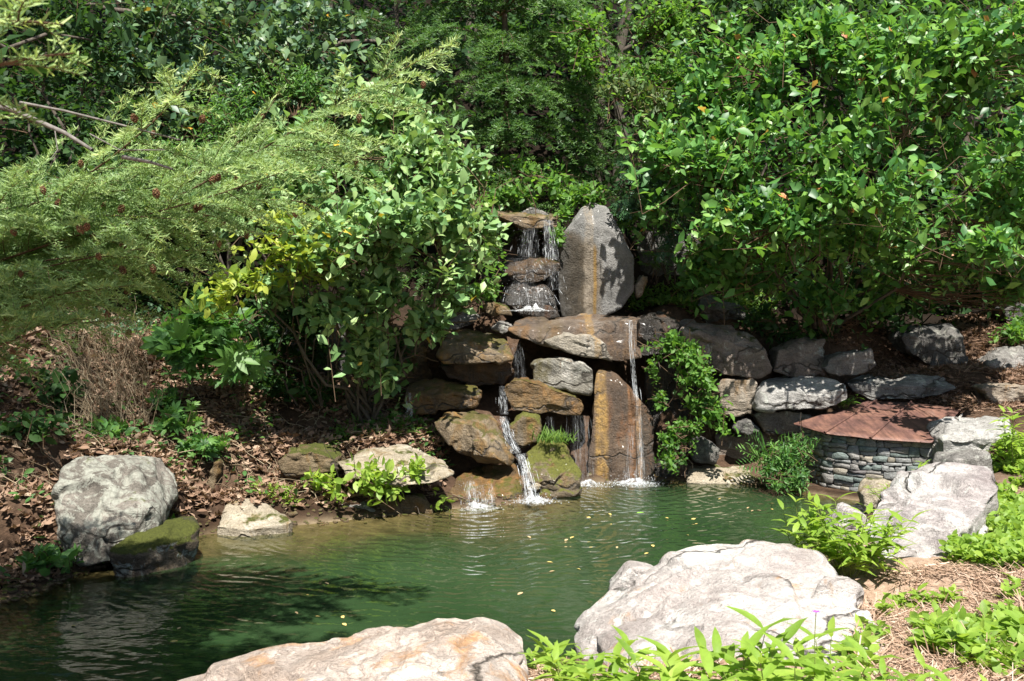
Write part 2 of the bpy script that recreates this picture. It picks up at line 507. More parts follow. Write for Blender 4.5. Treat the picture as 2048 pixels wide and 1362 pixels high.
def terrain_z(xy):
    xy = np.atleast_2d(np.asarray(xy, float))
    num = np.zeros(len(xy))
    den = np.zeros(len(xy))
    for c in ctl:
        d2 = ((xy - c[:2]) ** 2).sum(1) + 0.02
        w = 1.0 / d2 ** 1.9
        num += w * c[2]
        den += w
    z = num / den
    p3 = np.c_[xy, np.zeros(len(xy))]
    z = z + 0.05 * fbm(p3, 0.9, 4, 5)
    s = pond_sd(xy)
    out = np.clip(-s / 0.28, 0, 1)
    out = out * out * (3 - 2 * out)
    zo = np.maximum(0.035 + (z - 0.035) * (0.12 + 0.88 * out), 0.03)
    si = np.maximum(s, 0)
    sn = 1 + 0.8 * vnoise(p3 * 1.3, 9)
    lft = np.clip((1.3 - xy[:, 0]) / .9, 0, 1) * np.clip((xy[:, 1] - 6.6) / 1.5, 0, 1)
    dep = -((0.30 - 0.20 * lft) * np.minimum(si, 1.2) * np.clip(sn, .2, 2) + 0.5 * np.maximum(si - (0.35 + 0.55 * lft) * sn, 0))
    zi = np.maximum(dep, -1.1) + 0.02 * (1 - np.clip(si / 0.1, 0, 1))
    return np.where(s > 0, zi, zo)


def tz(x, y):
    return float(terrain_z([[x, y]])[0])


def hit(px, py, lo=2.5, hi=30.0):
    """first point of the ground met along the view ray through a pixel"""
    d = ray(px, py)
    Ys = np.arange(lo, hi, 0.06)
    pts = CAM + d[None] * (Ys / d[1])[:, None]
    z = terrain_z(pts[:, :2])
    k = np.nonzero(pts[:, 2] <= z)[0]
    i = k[0] if len(k) else len(Ys) - 1
    q = pts[i].copy()
    q[2] = z[i]
    return q


gx = np.concatenate([np.linspace(-90, -9, 28)[:-1], np.arange(-9, 8, 0.075), np.linspace(8, 90, 28)])
gy = np.concatenate([np.linspace(-60, 2, 18)[:-1], np.arange(2, 15.5, 0.075), np.linspace(15.5, 120, 45)])
GX, GY = np.meshgrid(gx, gy)
XY = np.c_[GX.ravel(), GY.ravel()]
Z = terrain_z(XY)
nx, ny = len(gx), len(gy)
ii = (np.arange(ny - 1)[:, None] * nx + np.arange(nx - 1)[None]).ravel()
quad = np.stack([ii, ii + 1, ii + nx + 1, ii + nx], -1)


def ground_mat():
    t = NT('ground_soil')
    co = t.n('TexCoord').outputs['Object']
    n1 = t.noise(co, 1.6, 8, 0.65)
    n2 = t.noise(co, 22, 6, 0.75)
    soil = t.ramp(n1, [(0.3, (0.035, 0.022, 0.014)), (0.5, (0.085, 0.052, 0.033)), (0.7, (0.15, 0.10, 0.068))]).outputs[0]
    soil = t.mix(0.8, soil, t.mix(1.0, soil, t.ramp(n2, [(0.3, 0.4), (0.55, 1.0), (0.75, 1.7)]).outputs[0], 'MULTIPLY'))
    # sun dried mulch on the near bank, sand and silt at and below the waterline
    hu = t.n('Attribute', {'attribute_name': 'slope_shade'})
    soil = t.mix(hu.outputs['Fac'], soil, t.mix(1.0, soil, (.13, .13, .12), 'MULTIPLY'))  # slope soil darkened in its colour to stand for canopy shade
    at = t.n('Attribute', {'attribute_name': 'mulch'})
    mul = t.ramp(n2, [(0.3, (0.20, 0.125, 0.085)), (0.5, (0.34, 0.235, 0.17)), (0.72, (0.50, 0.39, 0.30))]).outputs[0]
    col = t.mix(at.outputs['Fac'], soil, mul)
    sand = t.n('Attribute', {'attribute_name': 'sand'})
    sc = t.ramp(t.noise(co, 5, 7, 0.7), [(0.3, (0.085, 0.065, 0.04)), (0.5, (0.19, 0.145, 0.09)), (0.75, (0.32, 0.25, 0.165))]).outputs[0]
    col = t.mix(sand.outputs['Fac'], col, sc)
    wet = t.n('Attribute', {'attribute_name': 'wet'})
    col = t.mix(wet.outputs['Fac'], col, t.mix(1.0, col, (.45, .42, .38), 'MULTIPLY'))
    b = t.n('BsdfPrincipled', Base_Color=col, Roughness=0.95, Normal=t.n('Bump', Strength=0.8, Distance=0.04, Height=n2).outputs[0])
    b.inputs['Specular IOR Level'].default_value = 0.15
    return t.finish(b)


sdv = pond_sd(XY)
mul = np.clip((GX.ravel() - 0.2) / 0.8, 0, 1) * np.clip((9.5 - GY.ravel()) / 1.5, 0, 1)
mul = np.maximum(mul, np.clip((5.2 - GY.ravel()) / 1.0, 0, 1))
sand = np.clip((sdv + 0.02) / 0.10, 0, 1)
gme = mesh_np('ground', np.c_[XY, Z], quad.ravel(), np.arange(len(quad)) * 4, {'mulch': mul, 'sand': sand, 'wet': np.clip(1 - np.abs(sdv + .08 + .06 * fbm(np.c_[XY, Z], 3.0, 3, 4)) / .14, 0, 1), 'slope_shade': np.clip((GY.ravel() - 12.6) / 1.0, 0, 1)}, True)
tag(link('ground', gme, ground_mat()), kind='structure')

# ------------------------------------------------------------------ pond water
FALL_A = P(955, 1012, 9.8)
FALL_B = P(1268, 965, 10.9)


def water_mat():
    t = NT('pond_water')
    co = t.n('TexCoord').outputs['Object']
    dp = t.n('Attribute', {'attribute_name': 'depth'}).outputs['Fac']
    hs = None
    for c, amp in ((FALL_A, 1.0), (FALL_B, 0.8)):
        v = t.n('VectorMath', {'operation': 'DISTANCE'}, i0=co, i1=(c[0], c[1], 0)).outputs['Value']
        v = t.math('ADD', v, t.math('MULTIPLY', t.noise(co, 1.1, 3), 0.9))
        s = t.math('SINE', t.math('MULTIPLY', v, 42.0))
        s = t.math('MULTIPLY', s, t.math('DIVIDE', amp * 0.9, t.math('ADD', 0.6, t.math('POWER', v, 1.3))))
        hs = s if hs is None else t.math('ADD', hs, s)
    hs = t.math('ADD', hs, t.math('MULTIPLY', t.noise(t.mapping(co, (1, 1.9, 1)), 4.0, 3, 0.5), 1.0))
    bp = t.n('Bump', Strength=0.30, Distance=0.03, Height=hs)
    op = t.math('SUBTRACT', 1.0, t.math('POWER', 2.718, t.math('MULTIPLY', dp, -5.0)), True)
    murk = t.ramp(t.noise(co, 0.9, 4), [(0.3, (0.015, 0.035, 0.0125)), (0.7, (0.027, 0.053, 0.021))]).outputs[0]
    dif = t.n('BsdfDiffuse', Color=murk)
    tr = t.n('BsdfTransparent', Color=(0.78, 0.79, 0.62))
    body = t.n('MixShader', i0=op, i1=tr.outputs[0], i2=dif.outputs[0])
    gl = t.n('BsdfGlossy', Color=(1, 1, 1), Roughness=0.03, Normal=bp.outputs[0])
    fr = t.n('Fresnel', IOR=1.33, Normal=bp.outputs[0])
    return t.finish(t.n('MixShader', i0=fr.outputs[0], i1=body.outputs[0], i2=gl.outputs[0]))


wx = np.arange(POND[:, 0].min() - .4, POND[:, 0].max() + .4, 0.05)
wy = np.arange(POND[:, 1].min() - .4, POND[:, 1].max() + .4, 0.05)
WX, WY = np.meshgrid(wx, wy)
wxy = np.c_[WX.ravel(), WY.ravel()]
wsd = pond_sd(wxy)
wdep = np.maximum(-terrain_z(wxy), 0)
nwx = len(wx)
ii = (np.arange(len(wy) - 1)[:, None] * nwx + np.arange(nwx - 1)[None]).ravel()
q = np.stack([ii, ii + 1, ii + nwx + 1, ii + nwx], -1)
q = q[(wsd[q] > -0.28).any(1)]
used = np.unique(q)
remap = np.full(len(wxy), -1)
remap[used] = np.arange(len(used))
wme = mesh_np('pond_water', np.c_[wxy[used], np.zeros(len(used))], remap[q].ravel(), np.arange(len(q)) * 4, {'depth': wdep[used]}, True)
tag(link('pond_water', wme, water_mat()), kind='structure')

# ------------------------------------------------------------------ rocks
ICO = {}


def ico(s):
    if s not in ICO:
        bm = bmesh.new()
        bmesh.ops.create_icosphere(bm, subdivisions=s, radius=1.0)
        V = np.array([v.co[:] for v in bm.verts])
        Fs = np.array([[v.index for v in f.verts] for f in bm.faces])
        bm.free()
        ICO[s] = (V, Fs)
    return ICO[s]


def hull_planes(pts):
    bm = bmesh.new()
    for p in pts:
        bm.verts.new(p)
    bmesh.ops.convex_hull(bm, input=bm.verts)
    bm.normal_update()
    c = pts.mean(0)
    N, D = [], []
    for f in bm.faces:
        n = np.array(f.normal[:])
        if np.linalg.norm(n) < 0.5:
            continue
        d = n @ (np.array(f.verts[0].co[:]) - c)
        if d < 0:
            n, d = -n, -d
        N.append(n)
        D.append(max(d, 1e-3))
    bm.free()
    return np.array(N), np.array(D), c


def vnormals(V, Fs):
    fn = np.cross(V[Fs[:, 1]] - V[Fs[:, 0]], V[Fs[:, 2]] - V[Fs[:, 0]])
    n = np.zeros_like(V)
    for k in range(3):
        np.add.at(n, Fs[:, k], fn)
    return nrm(n)


ROCKS = []


def rock(name, label, pts, th, mat, res=4, amp=0.03, cuts=6, seed=1, sharp=18, shrink=0.78, strata=(0.1, 0.2, 1), samp=0.012, sfreq=9, sink=0.0, group=None, cat='rock', backup=0.0, extra=None, chip=0.10):
    """solid stone: convex body through the given points (pixel, pixel, distance), carved by facets, then weathered"""
    rng = np.random.default_rng(seed)
    amp, samp = amp * .6, samp * .7
    fp = np.array([P(*p) for p in pts])
    c = fp.mean(0)
    bk = c + (fp - c) * np.array([shrink, 1, shrink]) + np.array([0, th, backup])
    allp = [fp, bk]
    if sink > 0:
        lo = fp.copy()
        lo[:, 2] = fp[:, 2].min() - sink
        allp.append(c + (lo - c) * np.array([0.95, 0.95, 1]))
    if extra is not None:
        allp.append(np.array([P(*p) for p in extra]))
    allp = np.concatenate(allp)
    N, D, c = hull_planes(allp)
    ext = allp.max(0) - allp.min(0)
    size = float(np.cbrt(ext.prod()))
    for _ in range((cuts + 1) // 2):
        n = nrm(rng.normal(size=3) * np.array([1, 1, 0.8]))
        s = ((allp - c) @ n).max()
        N = np.vstack([N, n])
        D = np.append(D, s * rng.uniform(0.88, 0.98))
    sharp = sharp * 2.6
    dirs, Fs = ico({3: 4, 4: 5, 5: 6, 6: 7}[res] if ext.max() > (.9 if res == 5 else .5) or res > 5 else res)
    d = nrm(dirs * ext)
    t = np.maximum(d @ N.T, 1e-6) / D[None]
    r = 1.0 / (t ** sharp).sum(1) ** (1.0 / sharp)
    V = d * r[:, None]
    n = vnormals(V, Fs)
    wp = V + c
    disp = amp * (fbm(wp, 1.1 / size, 5, seed) * .7 + 0.5 * fbm(wp, 5.0 / size, 4, seed + 3))
    disp += .010 * fbm(wp, 9.0, 3, seed + 5)
    kf = 34
    fc = wp[rng.integers(0, len(wp), kf)] + rng.normal(size=(kf, 3)) * 0.05 * size
    gd = rng.normal(size=(kf, 3)) * chip
    qv = wp + 0.10 * size * np.stack([vnoise(wp * 3 / size, seed + 31 + a) for a in range(3)], 1)
    d2 = ((qv[:, None] - fc[None]) ** 2).sum(-1)
    near = np.argmin(d2, 1)
    disp += np.clip(((wp - fc[near]) * gd[near]).sum(1), -.05 * size, .05 * size) + size * chip * 0.10 * rng.normal(size=kf)[near]
    rid = 1 - np.abs(fbm(wp, 2.2 / size, 3, seed + 19))
    disp -= amp * .9 * np.clip(rid - .72, 0, 1) / .28
    sdir = nrm(np.array(strata, float))
    ph = (wp @ sdir) * sfreq / max(size, 0.3) + 1.2 * fbm(wp, 0.9 / size, 3, seed + 7)
    fr = ph - np.floor(ph)
    disp += samp * (np.abs(fr - 0.5) * 2) ** 0.5 * (0.5 + 0.5 * vnoise(wp * 2 / size, seed + 11)) - samp * 0.5
    for _ in range(1 if res >= 5 else 0):
        nb = np.zeros(len(V))
        cn = np.zeros(len(V))
        for a, b in ((0, 1), (1, 2), (2, 0)):
            np.add.at(nb, Fs[:, a], disp[Fs[:, b]])
            np.add.at(cn, Fs[:, a], 1)
        disp = .4 * disp + .6 * nb / cn
    V = V + n * disp[:, None]
    me = mesh_np(name, V, Fs.ravel(), np.arange(len(Fs)) * 3, None, True)
    o = link(name, me, mat, None, c)
    tag(o, label, cat, group)
    ROCKS.append((o, c, ext))
    return o


M_GREY = rock_mat('grey_gneiss', (0.10, 0.095, 0.09), (0.20, 0.19, 0.175), (0.32, 0.30, 0.28), bands=0.6, lichen=0.25)
M_DARK = rock_mat('dark_gneiss', (0.05, 0.049, 0.046), (0.105, 0.10, 0.093), (0.19, 0.18, 0.165), bands=0.6, lichen=0.35, lcol=(0.22, 0.22, 0.19))
M_PALE = rock_mat('pale_gneiss', (0.22, 0.21, 0.195), (0.36, 0.35, 0.33), (0.47, 0.455, 0.43), bands=0.55, lichen=0.1)
M_MAUVE = rock_mat('mauve_gneiss', (0.125, 0.10, 0.085), (0.225, 0.185, 0.155), (0.34, 0.29, 0.245), bands=0.5, lichen=0.15, moss=0.2)
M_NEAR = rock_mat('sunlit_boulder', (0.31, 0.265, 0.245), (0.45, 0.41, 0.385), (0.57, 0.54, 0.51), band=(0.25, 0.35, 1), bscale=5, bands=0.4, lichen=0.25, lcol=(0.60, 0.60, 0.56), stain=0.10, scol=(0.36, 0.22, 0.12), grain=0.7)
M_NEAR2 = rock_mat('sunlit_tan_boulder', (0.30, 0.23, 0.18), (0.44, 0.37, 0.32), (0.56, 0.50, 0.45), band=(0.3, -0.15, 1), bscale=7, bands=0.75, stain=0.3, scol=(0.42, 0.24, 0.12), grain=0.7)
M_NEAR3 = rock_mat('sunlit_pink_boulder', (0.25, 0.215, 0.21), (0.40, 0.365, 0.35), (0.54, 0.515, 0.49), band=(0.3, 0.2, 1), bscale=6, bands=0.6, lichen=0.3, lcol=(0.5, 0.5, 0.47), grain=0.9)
M_LICH = rock_mat('lichen_boulder', (0.07, 0.06, 0.05), (0.15, 0.135, 0.115), (0.26, 0.23, 0.2), bands=0.4, lichen=0.8, lcol=(0.30, 0.305, 0.26), moss=0.12, bump=0.8)
M_MOSSY = rock_mat('mossy_bank_stone', (0.05, 0.04, 0.03), (0.11, 0.085, 0.06), (0.2, 0.17, 0.13), lichen=0.4, lcol=(0.3, 0.33, 0.3), moss=0.85, stain=0.3, scol=(0.10, 0.06, 0.02))
M_WET = rock_mat('wet_brown_stone', (0.018, 0.012, 0.008), (0.045, 0.03, 0.018), (0.11, 0.08, 0.052), bands=0.6, stain=0.75, scol=(0.10, 0.052, 0.016), wet=0.8, moss=0.2)
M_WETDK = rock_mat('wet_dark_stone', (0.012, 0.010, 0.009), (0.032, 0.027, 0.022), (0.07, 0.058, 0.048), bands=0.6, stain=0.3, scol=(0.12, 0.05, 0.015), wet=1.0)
M_WETOR = rock_mat('wet_orange_stone', (0.07, 0.044, 0.02), (0.15, 0.095, 0.038), (0.27, 0.19, 0.095), bands=0.5, stain=0.6, scol=(0.20, 0.10, 0.025), wet=0.8, moss=0.35, mcol=(0.11, 0.10, 0.012))
M_CASC = rock_mat('cascade_boulder', (0.10, 0.07, 0.04), (0.21, 0.16, 0.10), (0.34, 0.28, 0.21), bands=0.6, stain=0.6, scol=(0.20, 0.11, 0.025), wet=0.45, moss=0.4, mcol=(0.10, 0.09, 0.015))
M_CASCM = rock_mat('mossy_cascade_boulder', (0.07, 0.05, 0.03), (0.15, 0.115, 0.07), (0.27, 0.23, 0.18), stain=0.55, scol=(0.18, 0.10, 0.02), wet=0.4, moss=0.8, mcol=(0.12, 0.125, 0.012))
M_LEDGE = rock_mat('ledge_stone', (0.07, 0.05, 0.035), (0.145, 0.11, 0.083), (0.25, 0.21, 0.17), bands=0.5, stain=0.45, scol=(0.16, 0.085, 0.03), wet=0.4,
                   streaks=[(0.13, 0.055, (0.27, 0.165, 0.055)), (0.52, 0.34, (0.045, 0.028, 0.018)), (-0.35, 0.18, (0.10, 0.07, 0.035))])
M_LEDGEP = rock_mat('ledge_pale_wedge', (0.17, 0.145, 0.11), (0.28, 0.25, 0.20), (0.38, 0.35, 0.30), bands=0.5, stain=0.2, scol=(0.2, 0.11, 0.03), wet=0.15, streaks=[(0.18, 0.05, (0.27, 0.165, 0.055)), (0.38, 0.1, (0.08, 0.05, 0.03))])
M_PILLAR = rock_mat('fall_pillar_stone', (0.055, 0.035, 0.022), (0.10, 0.065, 0.04), (0.17, 0.12, 0.08), bands=0.3, stain=0.4, scol=(0.14, 0.06, 0.02), wet=0.8,
                    streaks=[(0.30, 0.24, (0.022, 0.017, 0.011)), (-0.205, 0.085, (0.36, 0.22, 0.06)), (0.14, 0.05, (0.22, 0.10, 0.035)), (0.22, 0.035, (0.30, 0.17, 0.07))])
M_SLAB = rock_mat('upright_slab_stone', (0.13, 0.13, 0.125), (0.22, 0.215, 0.205), (0.31, 0.305, 0.295), bands=0.1, lichen=0.0, grain=1.0, crack=False, wet=0.25,
                  streaks=[(-0.16, 0.26, (0.12, 0.08, 0.036), 0), (-0.40, 0.36, (0.024, 0.019, 0.011), 0), (-0.02, 0.025, (0.22, 0.13, 0.03), 0), (-0.10, 0.07, (0.26, 0.22, 0.17))])
M_BANK = rock_mat('bank_slab_stone', (0.24, 0.195, 0.135), (0.38, 0.33, 0.25), (0.48, 0.44, 0.37), bands=0.4, stain=0.35, scol=(0.18, 0.12, 0.045), moss=0.2)
M_BANKDK = rock_mat('bank_brown_stone', (0.07, 0.05, 0.03), (0.15, 0.11, 0.065), (0.25, 0.2, 0.13), bands=0.4, stain=0.4, scol=(0.14, 0.08, 0.025), moss=0.5)
M_TAN = rock_mat('tan_block_stone', (0.17, 0.135, 0.095), (0.29, 0.24, 0.185), (0.38, 0.335, 0.28), band=(0, .2, 1), bscale=14, bands=0.6, stain=0.3, scol=(0.20, 0.115, 0.04))


def q(Y, *xy, dy=None):
    """points at one distance; a third number in a tuple is its own distance"""
    return [(a[0], a[1], a[2] if len(a) > 2 else Y) for a in xy]


# near boulders
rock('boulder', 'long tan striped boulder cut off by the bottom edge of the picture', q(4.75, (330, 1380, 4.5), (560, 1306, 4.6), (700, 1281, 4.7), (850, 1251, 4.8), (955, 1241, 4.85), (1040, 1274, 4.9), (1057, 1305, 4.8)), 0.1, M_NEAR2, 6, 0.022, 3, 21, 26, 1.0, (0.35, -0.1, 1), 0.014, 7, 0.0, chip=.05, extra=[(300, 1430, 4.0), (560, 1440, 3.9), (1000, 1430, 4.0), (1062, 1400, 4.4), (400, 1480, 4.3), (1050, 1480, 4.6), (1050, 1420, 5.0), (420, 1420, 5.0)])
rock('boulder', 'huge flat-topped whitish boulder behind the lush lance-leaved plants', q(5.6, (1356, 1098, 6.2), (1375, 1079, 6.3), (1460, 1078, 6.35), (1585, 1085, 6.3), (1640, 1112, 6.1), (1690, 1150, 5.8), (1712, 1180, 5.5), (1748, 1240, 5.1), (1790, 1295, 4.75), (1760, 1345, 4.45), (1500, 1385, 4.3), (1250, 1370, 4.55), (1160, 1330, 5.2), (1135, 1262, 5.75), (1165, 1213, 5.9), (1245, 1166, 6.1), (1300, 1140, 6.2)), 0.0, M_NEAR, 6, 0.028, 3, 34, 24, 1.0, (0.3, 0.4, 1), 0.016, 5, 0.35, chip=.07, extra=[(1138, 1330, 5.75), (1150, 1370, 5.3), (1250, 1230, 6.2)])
rock('rock', 'small white stone behind the huge whitish boulder at the water', q(6.15, (1210, 1195), (1240, 1158), (1258, 1138), (1284, 1134), (1316, 1142), (1340, 1165), (1330, 1200), (1260, 1215)), 0.3, M_NEAR, 4, 0.01, 1, 36, chip=.03)
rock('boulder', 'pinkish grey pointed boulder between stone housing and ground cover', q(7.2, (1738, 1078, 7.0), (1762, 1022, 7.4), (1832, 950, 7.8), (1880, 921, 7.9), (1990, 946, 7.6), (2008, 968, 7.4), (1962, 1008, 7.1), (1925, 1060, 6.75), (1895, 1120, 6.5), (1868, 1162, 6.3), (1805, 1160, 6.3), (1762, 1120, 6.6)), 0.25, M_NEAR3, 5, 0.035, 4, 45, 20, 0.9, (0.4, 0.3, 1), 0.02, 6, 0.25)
rock('rock', 'small pink wedge stone at the water beside the pinkish pointed boulder', q(8.0, (1662, 1062), (1700, 1022), (1732, 1022), (1745, 1045), (1720, 1078)), 0.35, M_NEAR3, 4, 0.02, 4, 51, sink=.1)
rock('rock', 'rounded tan shore stone at the foot of the stone housing', q(9.4, (1728, 988), (1748, 972), (1790, 962), (1822, 972), (1812, 1005), (1765, 1018), (1738, 1008)), 0.4, M_BANK, 4, 0.02, 4, 52, sink=.05)
rock('boulder', 'pale grey slab-topped boulder against the end of the stone housing', q(9.8, (1884, 880), (1893, 850, 10.2), (1925, 841, 10.3), (2012, 841, 10.3), (2032, 875), (1992, 897), (1914, 912), (1882, 920)), 0.5, M_PALE, 5, 0.03, 4, 53, sink=.1)
rock('rock', 'low grey stone between slab-topped boulder and pinkish pointed boulder', q(8.9, (1905, 922), (1985, 902), (1995, 925), (1960, 950), (1890, 948)), 0.5, M_GREY, 4, 0.02, 4, 54, sink=.1)

# left shore
rock('boulder', 'big lichen-spotted grey boulder on the shady bank', q(7.62, (112, 1000, 7.62), (124, 945, 7.82), (146, 922, 7.92), (192, 916, 8.02), (266, 926, 8.02), (318, 975, 8.02), (332, 1015, 7.92), (296, 1040, 7.62), (219, 1068, 7.5), (146, 1100, 7.45), (124, 1045, 7.45)), 0.7, M_LICH, 5, 0.045, 6, 61, 16, sink=.15)
rock('boulder', 'low mossy boulder in front of the lichen-spotted boulder', q(7.40, (215, 1100, 7.37), (250, 1072, 7.52), (300, 1054, 7.72), (375, 1040, 7.92), (394, 1062, 7.82), (366, 1074, 7.67), (260, 1117, 7.37)), 0.3, M_MOSSY, 5, 0.03, 4, 62, 16, sink=.2)
rock('rock', 'flat pale triangular stone dipping into the pond', q(8.78, (425, 1052, 8.63), (450, 1010, 8.88), (478, 990, 9.08), (500, 992, 9.08), (545, 1018, 8.93), (592, 1043, 8.73), (500, 1060, 8.58)), 0.15, M_BANK, 5, 0.018, 3, 63, 22, sink=.12)
rock('rock', 'narrow dark upright stone in the leaf-filled gully', q(9.3, (408, 975), (425, 925), (438, 918), (440, 945), (425, 985)), 0.3, M_BANKDK, 4, 0.02, 4, 64)
rock('rock', 'overhanging brown mossy slab on the leaf-strewn bank', q(9.50, (545, 928), (572, 908), (625, 903), (672, 915), (690, 938), (640, 952), (570, 952)), 0.6, M_BANKDK, 4, 0.03, 4, 65)
rock('rock', 'long pale beige slab behind the yellow-green plant', q(9.38, (672, 925, 9.48), (720, 908, 9.78), (800, 903, 9.88), (860, 925, 9.68), (912, 950, 9.38), (880, 967, 9.28), (790, 975, 9.23), (700, 958, 9.28)), 0.5, M_BANK, 5, 0.03, 4, 66)
for i, (x, y, w_, h_, lb) in enumerate([(705, 1022, 55, 14, 'thin flat grey stone at the waterline under the leaf litter'), (770, 1015, 38, 18, 'brown waterline stone below the yellow-green plant'), (825, 1012, 42, 20, 'dark mossy waterline stone beside the orange stone'), (722, 998, 30, 14, 'small pale stone above the waterline stones')]):
    Yd = G(x, y + h_)[1] + 0.1
    rock('rock', lb, q(Yd, (x - w_, y + h_ * .6), (x - w_ * .6, y - h_), (x + w_ * .5, y - h_), (x + w_, y + h_ * .4), (x, y + h_)), 0.3, (M_GREY, M_BANKDK, M_BANKDK, M_BANK)[i], 3, 0.015, 4, 70 + i, sink=.1)

# cascade stones
rock('rock', 'orange wet stone lowest in the cascade with water spilling over its front', q(9.9, (893, 985, 9.95), (915, 955, 10.2), (940, 942, 10.4), (975, 933, 10.5), (1030, 931, 10.5), (1048, 950, 10.25), (1044, 1002, 9.9), (1020, 1012, 9.85), (900, 1016, 9.85)), 0.3, M_WETOR, 5, 0.03, 5, 81, 16, sink=.15)
rock('boulder', 'tilted brown boulder with a pale ridge in the cascade', q(10.4, (864, 845, 10.5), (882, 826, 10.7), (945, 820, 10.9), (988, 833, 10.8), (1032, 912, 10.3), (1023, 936, 10.2), (990, 934, 10.2), (950, 922, 10.25), (905, 897, 10.3), (895, 880, 10.35)), 0.3, M_CASC, 5, 0.03, 3, 82, 20, strata=(0.8, 0, 0.6), extra=[(940, 845, 10.2), (1000, 925, 9.95)])
rock('rock', 'small round mossy stone in the middle of the cascade', q(10.5, (1018, 853), (1045, 824), (1080, 832), (1088, 858), (1076, 885), (1045, 896), (1022, 886)), 0.4, M_CASCM, 4, 0.03, 4, 83, 12)
rock('boulder', 'mossy boulder with grass tuft on top beside the foaming chute', q(10.2, (1046, 912, 10.2), (1065, 892, 10.4), (1095, 880, 10.5), (1130, 884, 10.5), (1150, 915, 10.4), (1164, 942, 10.3), (1152, 978, 10.15), (1078, 972, 10.1), (1055, 942, 10.1)), 0.5, M_CASCM, 5, 0.035, 4, 84, 14, sink=.1)
rock('rock', 'orange mossy slab under the pale tilted block', q(10.9, (998, 780), (1020, 760), (1050, 757), (1082, 772), (1168, 800), (1174, 820), (1163, 833), (1120, 833), (1023, 820)), 0.6, M_WETOR, 5, 0.03, 4, 85, 16)
rock('rock', 'pale tilted block with white veins wedged under the ledge', q(11.1, (1058, 728), (1098, 714), (1116, 712), (1166, 725), (1191, 742), (1183, 792), (1143, 787), (1092, 772), (1062, 768)), 0.6, rock_mat('veined_block', (0.12, 0.105, 0.08), (0.25, 0.235, 0.20), (0.40, 0.385, 0.35), band=(.5, .2, .8), bands=0.9, stain=0.15, lichen=.1, streaks=[(-0.27, 0.16, (0.09, 0.075, 0.02))]), 5, 0.03, 4, 86, 18)
rock('rock', 'square brown boulder with sunlit top left of the ledge', q(11.2, (868, 712), (880, 685, 11.3), (895, 668, 11.6), (930, 660, 11.8), (1000, 668, 11.7), (1018, 690, 11.4), (1028, 718), (1000, 726), (940, 728), (886, 726)), 0.5, M_CASC, 5, 0.03, 4, 87, 18)
rock('rock', 'dark wet boulder directly under the square brown boulder', q(11.35, (870, 730), (950, 722), (1020, 722), (1030, 748), (1008, 770), (945, 775), (892, 758)), 0.6, M_WET, 4, 0.04, 5, 88, 16)
rock('rock', 'low wet step stone dripping beside small fern', q(11.0, (806, 790), (808, 764, 11.2), (870, 760, 11.3), (960, 777, 11.2), (966, 790), (960, 812), (905, 818), (815, 835)), 0.5, M_WETOR, 4, 0.03, 4, 89, 16)
rock('rock', 'tiny pale stone at the foot of the mossy boulder', q(10.05, (1062, 972), (1072, 964), (1083, 972), (1078, 982), (1065, 982)), 0.12, M_BANK, 3, 0.008, 2, 90, 10)
rock('rock', 'tiny mossy stone at the waterline beside the foaming chute', q(9.95, (1075, 990), (1085, 978), (1102, 982), (1104, 996), (1085, 1000)), 0.15, M_CASCM, 3, 0.01, 2, 91, 10, sink=.05)
rock('rock', 'grey stone under pale-leaved branches above the square boulder', q(11.7, (855, 650), (886, 615, 12), (930, 616, 12), (962, 634), (952, 645), (886, 668)), 0.6, M_GREY, 4, 0.03, 4, 92)
rock('rock', 'mossy brown stone at the foot of the upper cascade', q(11.9, (958, 622), (966, 604), (986, 601), (1015, 614), (1028, 631), (985, 634)), 0.4, M_BANKDK, 4, 0.02, 4, 93)
rock('rock', 'little grey wedge stone at the end of the ledge', q(11.5, (981, 658), (1000, 642), (1024, 648), (1028, 662), (1005, 670)), 0.4, M_GREY, 4, 0.02, 3, 94)
# ledge
rock('boulder', 'long wet ledge stone with yellow streak above the pond', q(11.4, (1012, 662), (1030, 641, 11.8), (1090, 634, 11.9), (1180, 627, 11.9), (1250, 631, 11.8), (1286, 634, 11.6), (1288, 718), (1245, 728), (1195, 712), (1110, 683), (1040, 678)), 0.9, M_LEDGE, 5, 0.02, 1, 101, 34, chip=.05, strata=(-0.25, .2, 1))
rock('rock', 'pale wedge stone under the long ledge stone', q(11.25, (1085, 682), (1130, 668), (1185, 672), (1212, 690), (1226, 722), (1180, 716), (1130, 704)), 0.6, M_LEDGEP, 4, 0.025, 3, 102, 20)
rock('boulder', 'dark wet stone forming the right end of the ledge', q(11.4, (1276, 640), (1300, 628, 11.8), (1330, 627, 11.8), (1356, 640, 11.7), (1368, 680), (1330, 710), (1278, 718)), 0.8, M_WETDK, 5, 0.03, 4, 103, 14)
rock('boulder', 'large grey-brown boulder with fine layers at end of ledge', q(11.3, (1362, 660), (1372, 641, 11.7), (1430, 647, 11.8), (1506, 667, 11.7), (1528, 702), (1547, 742), (1520, 760), (1445, 752), (1410, 728), (1370, 690)), 0.8, M_MAUVE, 5, 0.035, 5, 104, 20, strata=(-.2, .1, 1), samp=.02, sfreq=14)
rock('boulder', 'tall upright fall pillar with a yellow stripe standing in the pond', q(11.15, (1192, 742, 11.3), (1200, 734, 11.4), (1218, 734, 11.4), (1254, 778, 11.2), (1292, 806, 11.2), (1308, 830, 11.2), (1308, 965, 11.0), (1245, 972, 10.95), (1179, 972, 11.0), (1182, 836, 11.1)), 0.5, M_PILLAR, 5, 0.018, 0, 105, 30, chip=.04, strata=(1, 0.2, 0), sink=.2)
rock('rock', 'dark wet backing stone behind the drips', q(11.75, (1085, 835), (1195, 800), (1195, 960), (1085, 965)), 0.5, M_WETDK, 4, 0.04, 4, 106, sink=.1)
